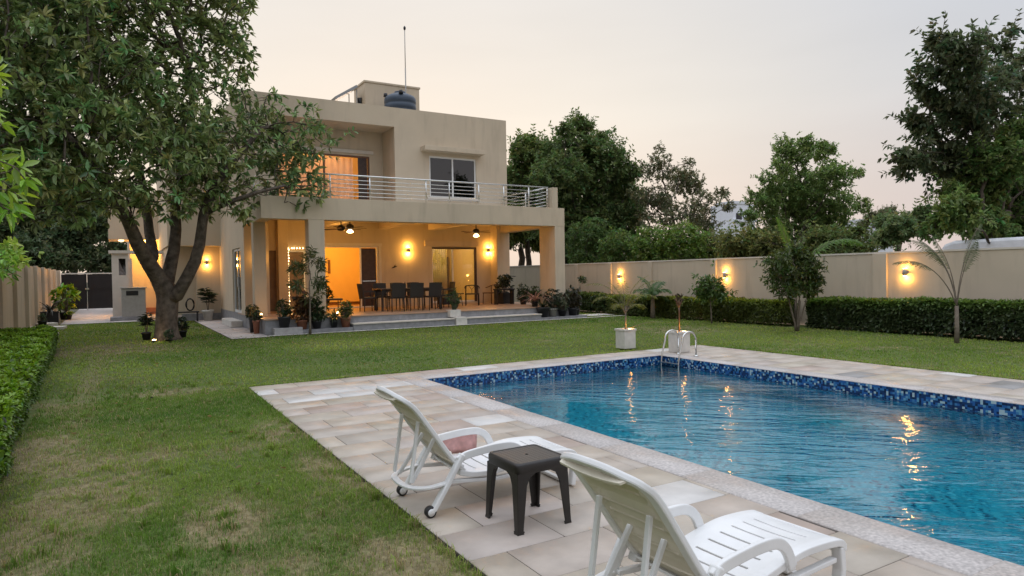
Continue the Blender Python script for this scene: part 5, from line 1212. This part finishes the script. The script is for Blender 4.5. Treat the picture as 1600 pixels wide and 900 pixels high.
# ------------------------------------------------------------------ left corner things
p0 = gr(190, 500); Yc_ = 30.4; xa_, xb_ = at(190, 470, Yc_).x, at(228, 470, Yc_).x; zc = at(205, 449, Yc_).z
t = thing('outdoor_cabinet', ((xa_+xb_)/2, Yc_, 0), 'grey metal outdoor machine cabinet with a vent hole near the left entrance', 'cabinet')
b = MB(); b.box(xa_, Yc_, .14, xb_, Yc_+.8, zc-.04); b.build('body', GREYM, t, .015)
b = MB(); b.box(xa_-.04, Yc_-.04, zc-.04, xb_+.04, Yc_+.84, zc); b.build('lid', GREYM, t, .01)
b = MB(); b.box(xa_-.4, Yc_-.03, 0, xb_+.03, Yc_+.83, .139); b.build('base', STONEG, t, .01)
zh = at(206, 458, Yc_).z; b = MB(); b.box(at(197, 458, Yc_).x, Yc_-.012, zh-.09, at(216, 458, Yc_).x, Yc_-.002, zh+.09); b.build('vent', DARKM, t, .03)
t = thing('hose_coil', (2.5, 28.2, .9), 'dark garden hose coiled on the side wall behind the tree', 'hose'); p = at(297, 476, 28.2)
b = MB(); pts = [(p.x+.15*math.cos(a*.4)*(.9+.12*math.sin(a)), 28.2, p.z+.24*math.sin(a*.4)*(.94+.06*math.cos(a*1.7))) for a in range(48)]; b.tube(pts, .018, 6); b.build('hose', DARKM, t)
b = MB(); b.box(p.x-.05, 28.2, p.z+.19, p.x+.05, 28.6, p.z+.23); b.build('hook', DARKM, t)
p = gr(290, 502); t = thing('garden_bench', (p.x, 27.6, 0), 'low dark metal garden bench under the hose coil', 'bench')
p = at(290, 495, 27.6); b = MB(); b.box(p.x-.5, 27.4, .34, p.x+.45, 27.8, .38); b.build('seat', DARKM, t)
for sx in (-.45, .4):
    for sy in (27.43, 27.77): b = MB(); b.tube([(p.x+sx, sy, 0), (p.x+sx, sy, .34)], .015, 6); b.build('leg', DARKM, t)
for i, (px, py, sx, sy, rz) in enumerate(((68,523,.35,.3,.2),(80,514,.4,.3,-.1),(72,509,.3,.25,.4),(62,516,.3,.3,.1))):
    g_ = gr(px, py); b = MB(); m4 = Matrix.Translation((g_.x, g_.y, -.03)) @ Matrix.Rotation(rz, 4, 'Z'); b.box(-sx, -sy, 0, sx, sy, .09+.02*i, m4); o = b.build('stone_slab', STONEW, None, .015)
    tag(o, ['front white stone slab of the small heap by the left wall', 'right white stone slab of the heap by the left wall', 'rear white stone slab of the heap by the left wall', 'left white stone slab touching the left wall'][i], 'stone slab', 'stone slabs by the left wall')

# ------------------------------------------------------------------ pool ladder
t = thing('pool_ladder', (8.9, 9.08, 0), 'stainless steel pool ladder with two hooped handrails at the far pool corner', 'ladder')
g1, g2 = 9.30, 8.86
for y in (g1, g2):
    b = MB(); pts = [(9.12, y, 0), (9.12, y, .31)]
    for a in range(0, 181, 18): pts.append((9.12-.17+.17*math.cos(R(a)), y, .31+.15*math.sin(R(a))))
    pts = pts[:-1]+[(8.78, y, .28), (8.72, y, .1), (8.68, y, -.1), (8.675, y, -1.1)]
    b.tube(pts, .017, 10); b.build('handrail', STEEL, t)
    b = MB(); b.lathe([(.045, 0.003), (.045, .012), (.025, .03)], (9.12, y, 0), 16); b.build('floor_flange', STEEL, t)
for z in (-.12, -.34, -.58, -.82): b = MB(); b.box(8.64, g2, z, 8.715, g1, z+.025); b.build('rung', STEEL, t, .004)

# ------------------------------------------------------------------ plastic stool
STP = simple('dark brown plastic', (.014, .0115, .010), .36, var=.15, scale=20, bump=.15, bscale=200)
def checker_top():
    m, n, l, p_, o = newmat('woven pattern plastic'); tc = n.new('ShaderNodeTexCoord'); mp = n.new('ShaderNodeMapping'); mp.inputs['Rotation'].default_value = (0, 0, R(45)); l.new(tc.outputs['Object'], mp.inputs[0])
    ck = n.new('ShaderNodeTexChecker'); ck.inputs['Scale'].default_value = 48; l.new(mp.outputs[0], ck.inputs[0])
    p_.inputs['Roughness'].default_value = .35; mx = n.new('ShaderNodeMix'); mx.data_type = 'RGBA'; l.new(ck.outputs['Fac'], mx.inputs[0]); mx.inputs[6].default_value = (.010, .008, .007, 1); mx.inputs[7].default_value = (.07, .06, .055, 1); l.new(mx.outputs[2], p_.inputs['Base Color'])
    b = n.new('ShaderNodeBump'); b.inputs['Distance'].default_value = .004; b.inputs['Strength'].default_value = 1; l.new(ck.outputs['Fac'], b.inputs['Height']); l.new(b.outputs[0], p_.inputs['Normal']); return m
t = thing('plastic_stool', (2.215, 3.60, 0), 'dark brown square plastic stool standing between the two white loungers', 'stool', None, R(1))
def rsq(h, r_, n=5):
    o = []
    for cx_, cy_, a0 in ((h-r_, h-r_, 0), (-h+r_, h-r_, 90), (-h+r_, -h+r_, 180), (h-r_, -h+r_, 270)):
        for k in range(n+1): a = R(a0+90*k/n); o.append((cx_+r_*math.cos(a), cy_+r_*math.sin(a)))
    return o
HS = .187
b = MB(); rings = [(HS*.985, .035, .352), (HS, .035, .36), (HS, .035, .405), (HS-.008, .03, .418), (HS-.022, .02, .420), (HS-.026, .02, .415)]; vs = []; m_n = len(rsq(HS, .03))
for h, r_, z in rings: vs += [(x, y, z) for x, y in rsq(h, r_)]
fs = []
for i in range(len(rings)-1):
    for k in range(m_n): k2 = (k+1) % m_n; fs.append((i*m_n+k, i*m_n+k2, (i+1)*m_n+k2, (i+1)*m_n+k))
b.add(vs, fs, True); b.build('rim', STP, t, local=True)
b = MB(); r0 = rsq(HS-.026, .02); hole = [(.012*math.cos(2*math.pi*k/m_n+R(45)*0), .012*math.sin(2*math.pi*k/m_n)) for k in range(m_n)]
vs = [(x, y, .4155) for x, y in r0]+[(x, y, .4155) for x, y in hole]+[(x, y, .40) for x, y in hole]
b.add(vs, [(k, (k+1) % m_n, (k+1) % m_n+m_n, k+m_n) for k in range(m_n)]+[(k+m_n, (k+1) % m_n+m_n, (k+1) % m_n+2*m_n, k+2*m_n) for k in range(m_n)]+[tuple(range(3*m_n-1, 2*m_n-1, -1))]); b.build('top', checker_top(), t, local=True)
for sx in (-1, 1):
    for sy in (-1, 1):
        b = MB(); secs = []
        for z, w_, o_ in ((.0, .022, .012), (.015, .026, .012), (.018, .021, .011), (.28, .034, .002), (.33, .045, 0), (.36, .075, 0)):
            X0, Y0 = (HS+o_-.002)*sx, (HS+o_-.002)*sy; q_ = 2*w_
            secs.append([(X0, Y0, z), (X0-sx*q_, Y0, z), (X0-sx*q_, Y0-sy*.012, z), (X0-sx*.014, Y0-sy*.014, z), (X0-sx*.012, Y0-sy*q_, z), (X0, Y0-sy*q_, z)])
        vs = [p_ for s in secs for p_ in s]; fs = []
        for i in range(len(secs)-1):
            for k in range(6): k2 = (k+1) % 6; fs.append((i*6+k, i*6+k2, (i+1)*6+k2, (i+1)*6+k))
        fs += [(0, 1, 2, 3), (0, 3, 4, 5)]; b.add(vs, fs); b.build('leg', STP, t, .003, local=True)

# ------------------------------------------------------------------ white plastic sun loungers
WP = simple('white resin', (.72, .725, .72), .34, var=.06, scale=6, bump=.04, bscale=300, spec=.5)
WP_BACKLIT = simple('backlit tan resin', (.66, .61, .50), .4, var=.06, scale=7, bump=.05, bscale=200)  # backlight and warm shade on the backrest are put into this tan
RUB = simple('black rubber', (.015, .015, .015), .6)
def interp(pts, u):
    L_ = [0]
    for a, c in zip(pts, pts[1:]): L_.append(L_[-1]+math.dist(a, c))
    s = u*L_[-1]
    for i in range(len(pts)-1):
        if s <= L_[i+1] or i == len(pts)-2: f = (s-L_[i])/(L_[i+1]-L_[i]); return tuple(a+(c-a)*f for a, c in zip(pts[i], pts[i+1]))
def smoothpath(pts, n):
    o = []
    P_ = [pts[0]]+list(pts)+[pts[-1]]
    for i in range(1, len(P_)-2):
        for k in range(n):
            t_ = k/n; a, b_, c, d = [np.array(P_[i+j]) for j in (-1, 0, 1, 2)]
            o.append(tuple(.5*((2*b_)+(-a+c)*t_+(2*a-5*b_+4*c-d)*t_**2+(-a+3*b_-3*c+d)*t_**3)))
    o.append(tuple(pts[-1])); return o
def slatted(name, prof, wfun, nsl, slot, margin, parent, mat, thick=.012, curve=.02, rnd=0, ulist=None, skip=(.10, .93), saw=0):
    """panel following profile prof (x, z) with slots across it"""
    us = [0]; nU = nsl; rows = []
    u0, u1 = skip
    cells = [(0, u0, False)]
    pit = (u1-u0)/nU
    for i in range(nU):
        a = u0+i*pit; cells.append((a, a+slot*pit, True)); cells.append((a+slot*pit, a+pit*.6, False)); cells.append((a+pit*.6, a+pit, False))
    cells.append((u1, (u1+1)/2, False)); cells.append(((u1+1)/2, 1, False))
    ub = [c_[0] for c_ in cells]+[1.0]; vb = [-1, -1+margin*.5, -1+margin, -.5, -.18, .18, .5, 1-margin, 1-margin*.5, 1]
    vs = []
    for u in ub:
        for v in vb:
            uu = min(1, max(0, u+curve*(1-v*v)*math.sin(math.pi*min(1, max(0, u))))); x, z = interp(prof, uu); w_ = wfun(u)
            if rnd and u > 1-rnd: w_ = w_*(1-.16*((u-(1-rnd))/rnd)**2)
            ph = ((u-u0)/pit) % 1 if u0 <= u < u1 else 0; sw = saw*(ph if ph > .001 else 0)*(abs(v) < 1-margin+.01)
            vs.append((x+sw*.85, v*w_, z-.012*(1-v*v)+sw*.5))
    nv = len(vb); fs = []
    for i, c_ in enumerate(cells):
        for j in range(nv-1):
            if c_[2] and 1 < j < nv-3+0 and 2 <= j <= nv-4: continue
            fs.append((i*nv+j, (i+1)*nv+j, (i+1)*nv+j+1, i*nv+j+1))
    b = MB(); b.add(vs, fs, False); o = b.build(name, mat, parent, local=True)
    s = o.modifiers.new('thickness', 'SOLIDIFY'); s.thickness = thick; s.offset = 0
    bv = o.modifiers.new('bevel', 'BEVEL'); bv.width = .003; bv.segments = 2; bv.limit_method = 'ANGLE'; bv.angle_limit = R(50)
    return o
def lounger(label):
    t = thing('sun_lounger', (0, 0, 0), label, 'sun lounger', 'white sun loungers by the pool')
    W = .205
    seatp = smoothpath([(.22, .262), (.34, .232), (.50, .232), (.66, .262), (.82, .286), (.98, .284), (1.10, .272), (1.14, .255)], 4)
    slatted('seat', seatp, lambda u: W, 9, .13, .28, t, WP, curve=.012, skip=(.08, .92))
    backp = smoothpath([(.255, .262), (.16, .37), (.03, .55), (-.08, .69), (-.15, .765), (-.19, .785), (-.215, .765)], 4)
    slatted('backrest', backp, lambda u: W+.012*u, 8, .11, .24, t, WP_BACKLIT, curve=.03, rnd=.18, skip=(.08, .86), saw=.032)
    sp = [(x, 0, z) for x, z in seatp]
    for s in (-1, 1):
        y = s*(W+.018)
        b = MB(); b.bar([(x, y, z-.012) for x, z in seatp[:-1]]+[(1.145, y, .235), (1.145, y, .21)], .026, .018); b.build('seat_rail', WP, t, .006, local=True)
        ya = s*(W+.052)
        ar = smoothpath([(.20, .335), (.26, .362), (.38, .378), (.50, .386), (.61, .378), (.68, .33), (.72, .245)], 5)
        b = MB(); b.bar([(x, ya, z) for x, z in ar], .012, .026); b.build('armrest', WP, t, .006, local=True)
        b = MB(); b.box(.69, min(s*(W+.0), ya), .225, .75, max(s*(W+.0), ya+s*.026), .25); b.build('armrest_foot', WP, t, .006, local=True)
        b = MB(); b.bar([(.235, ya, .375), (.12, ya, .19), (.025, ya, .05), (-.005, ya, .035)], .028, .016); b.build('rear_leg', WP, t, .008, local=True)
        b = MB(); m4 = Matrix.Translation((0, ya+s*.001, .036)) @ Matrix.Rotation(R(90), 4, 'X')
        b.lathe([(.025, -.021), (.036, -.019), (.037, 0), (.036, .019), (.025, .021)], (0, 0, 0), 24, True, m4); wh = b.build('wheel', RUB, t, local=True)
        b = MB(); m4 = Matrix.Translation((0, ya+s*.001, .036)) @ Matrix.Rotation(R(90), 4, 'X'); b.lathe([(.024, -.024), (.024, .024)], (0, 0, 0), 20, True, m4); b.build('hub', WP, wh, local=True)
        b = MB(); b.bar([(.13, s*(W+.02), .20), (.5, s*(W+.02), .165), (1.10, s*(W+.012), .175)], .018, .012); b.build('lower_rail', WP, t, .005, local=True)
        b = MB(); b.bar([(-.03, s*.15, .60), (-.06, s*.15, .40), (-.09, s*.15, .21)], .012, .010); b.build('back_prop', WP, t, .003, local=True)
        b = MB(); b.bar([(.10, s*.10, .46), (.0, s*.11, .30), (-.07, s*.12, .20)], .010, .012); b.build('back_prop', WP, t, .003, local=True)
        b = MB(); b.bar([(1.13, s*(W+.016), .235), (1.14, s*(W+.016), .12), (1.125, s*(W+.014), .012)], .028, .018); b.build('front_leg', WP, t, .008, local=True)
    Wb = W+.014
    fr_ = smoothpath([(.26, -Wb, .25), (.16, -Wb-.002, .365), (.03, -Wb-.006, .55), (-.08, -Wb-.010, .70), (-.145, -Wb-.002, .758), (-.178, -Wb+.05, .782), (-.195, -.09, .797), (-.198, 0, .80),
                      (-.195, .09, .797), (-.178, Wb-.05, .782), (-.145, Wb+.002, .758), (-.08, Wb+.010, .70), (.03, Wb+.006, .55), (.16, Wb+.002, .365), (.26, Wb, .25)], 6)
    b = MB(); b.tube(fr_, 1.0, 4, True, False, (.026, .015)); b.build('back_frame', WP, t, .008, local=True)
    ub = smoothpath([(.12, -(W+.04), .20), (.0, -(W+.03), .185), (-.09, -W*.75, .18), (-.115, 0, .18), (-.09, W*.75, .18), (.0, W+.03, .185), (.12, W+.04, .20)], 5)
    b = MB(); b.bar(ub, .022, .008); b.build('rear_brace', WP, t, .004, local=True)
    b = MB(); b.box(1.105, -W-.0, .004, 1.145, W+.0, .028); b.build('foot_bar', WP, t, .006, local=True)
    b = MB(); b.box(1.126, -W+.005, .20, 1.144, W-.005, .262); b.build('front_apron', WP, t, .005, local=True)
    b = MB(); b.tube([(.245, -W-.03, .285), (.245, W+.03, .285)], .012, 8); b.build('hinge_rod', WP, t, local=True)
    return t
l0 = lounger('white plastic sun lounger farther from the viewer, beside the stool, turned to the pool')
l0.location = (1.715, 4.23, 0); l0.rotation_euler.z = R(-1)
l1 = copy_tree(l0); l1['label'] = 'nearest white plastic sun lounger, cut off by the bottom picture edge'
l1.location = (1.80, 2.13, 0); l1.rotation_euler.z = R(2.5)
# pale red cloth under the far armrest of the farther lounger
b = MB(); vs = []
for i in range(13):
    x = 2.0+.34*i/12
    for k in range(5): vs.append((x, 4.515+.012*math.sin(i*1.1)+.004*k, .365-.145*k/4+.012*math.sin(i*.5)))
b.add(vs, [(i*5+k, (i+1)*5+k, (i+1)*5+k+1, i*5+k+1) for i in range(12) for k in range(4)], True)
o = b.build('cloth', simple('pale red cloth', (.66, .38, .36), .85, var=.15, scale=25)); s = o.modifiers.new('t', 'SOLIDIFY'); s.thickness = .004
tag(o, 'pale red cloth hung under the far armrest of the farther lounger', 'cloth')
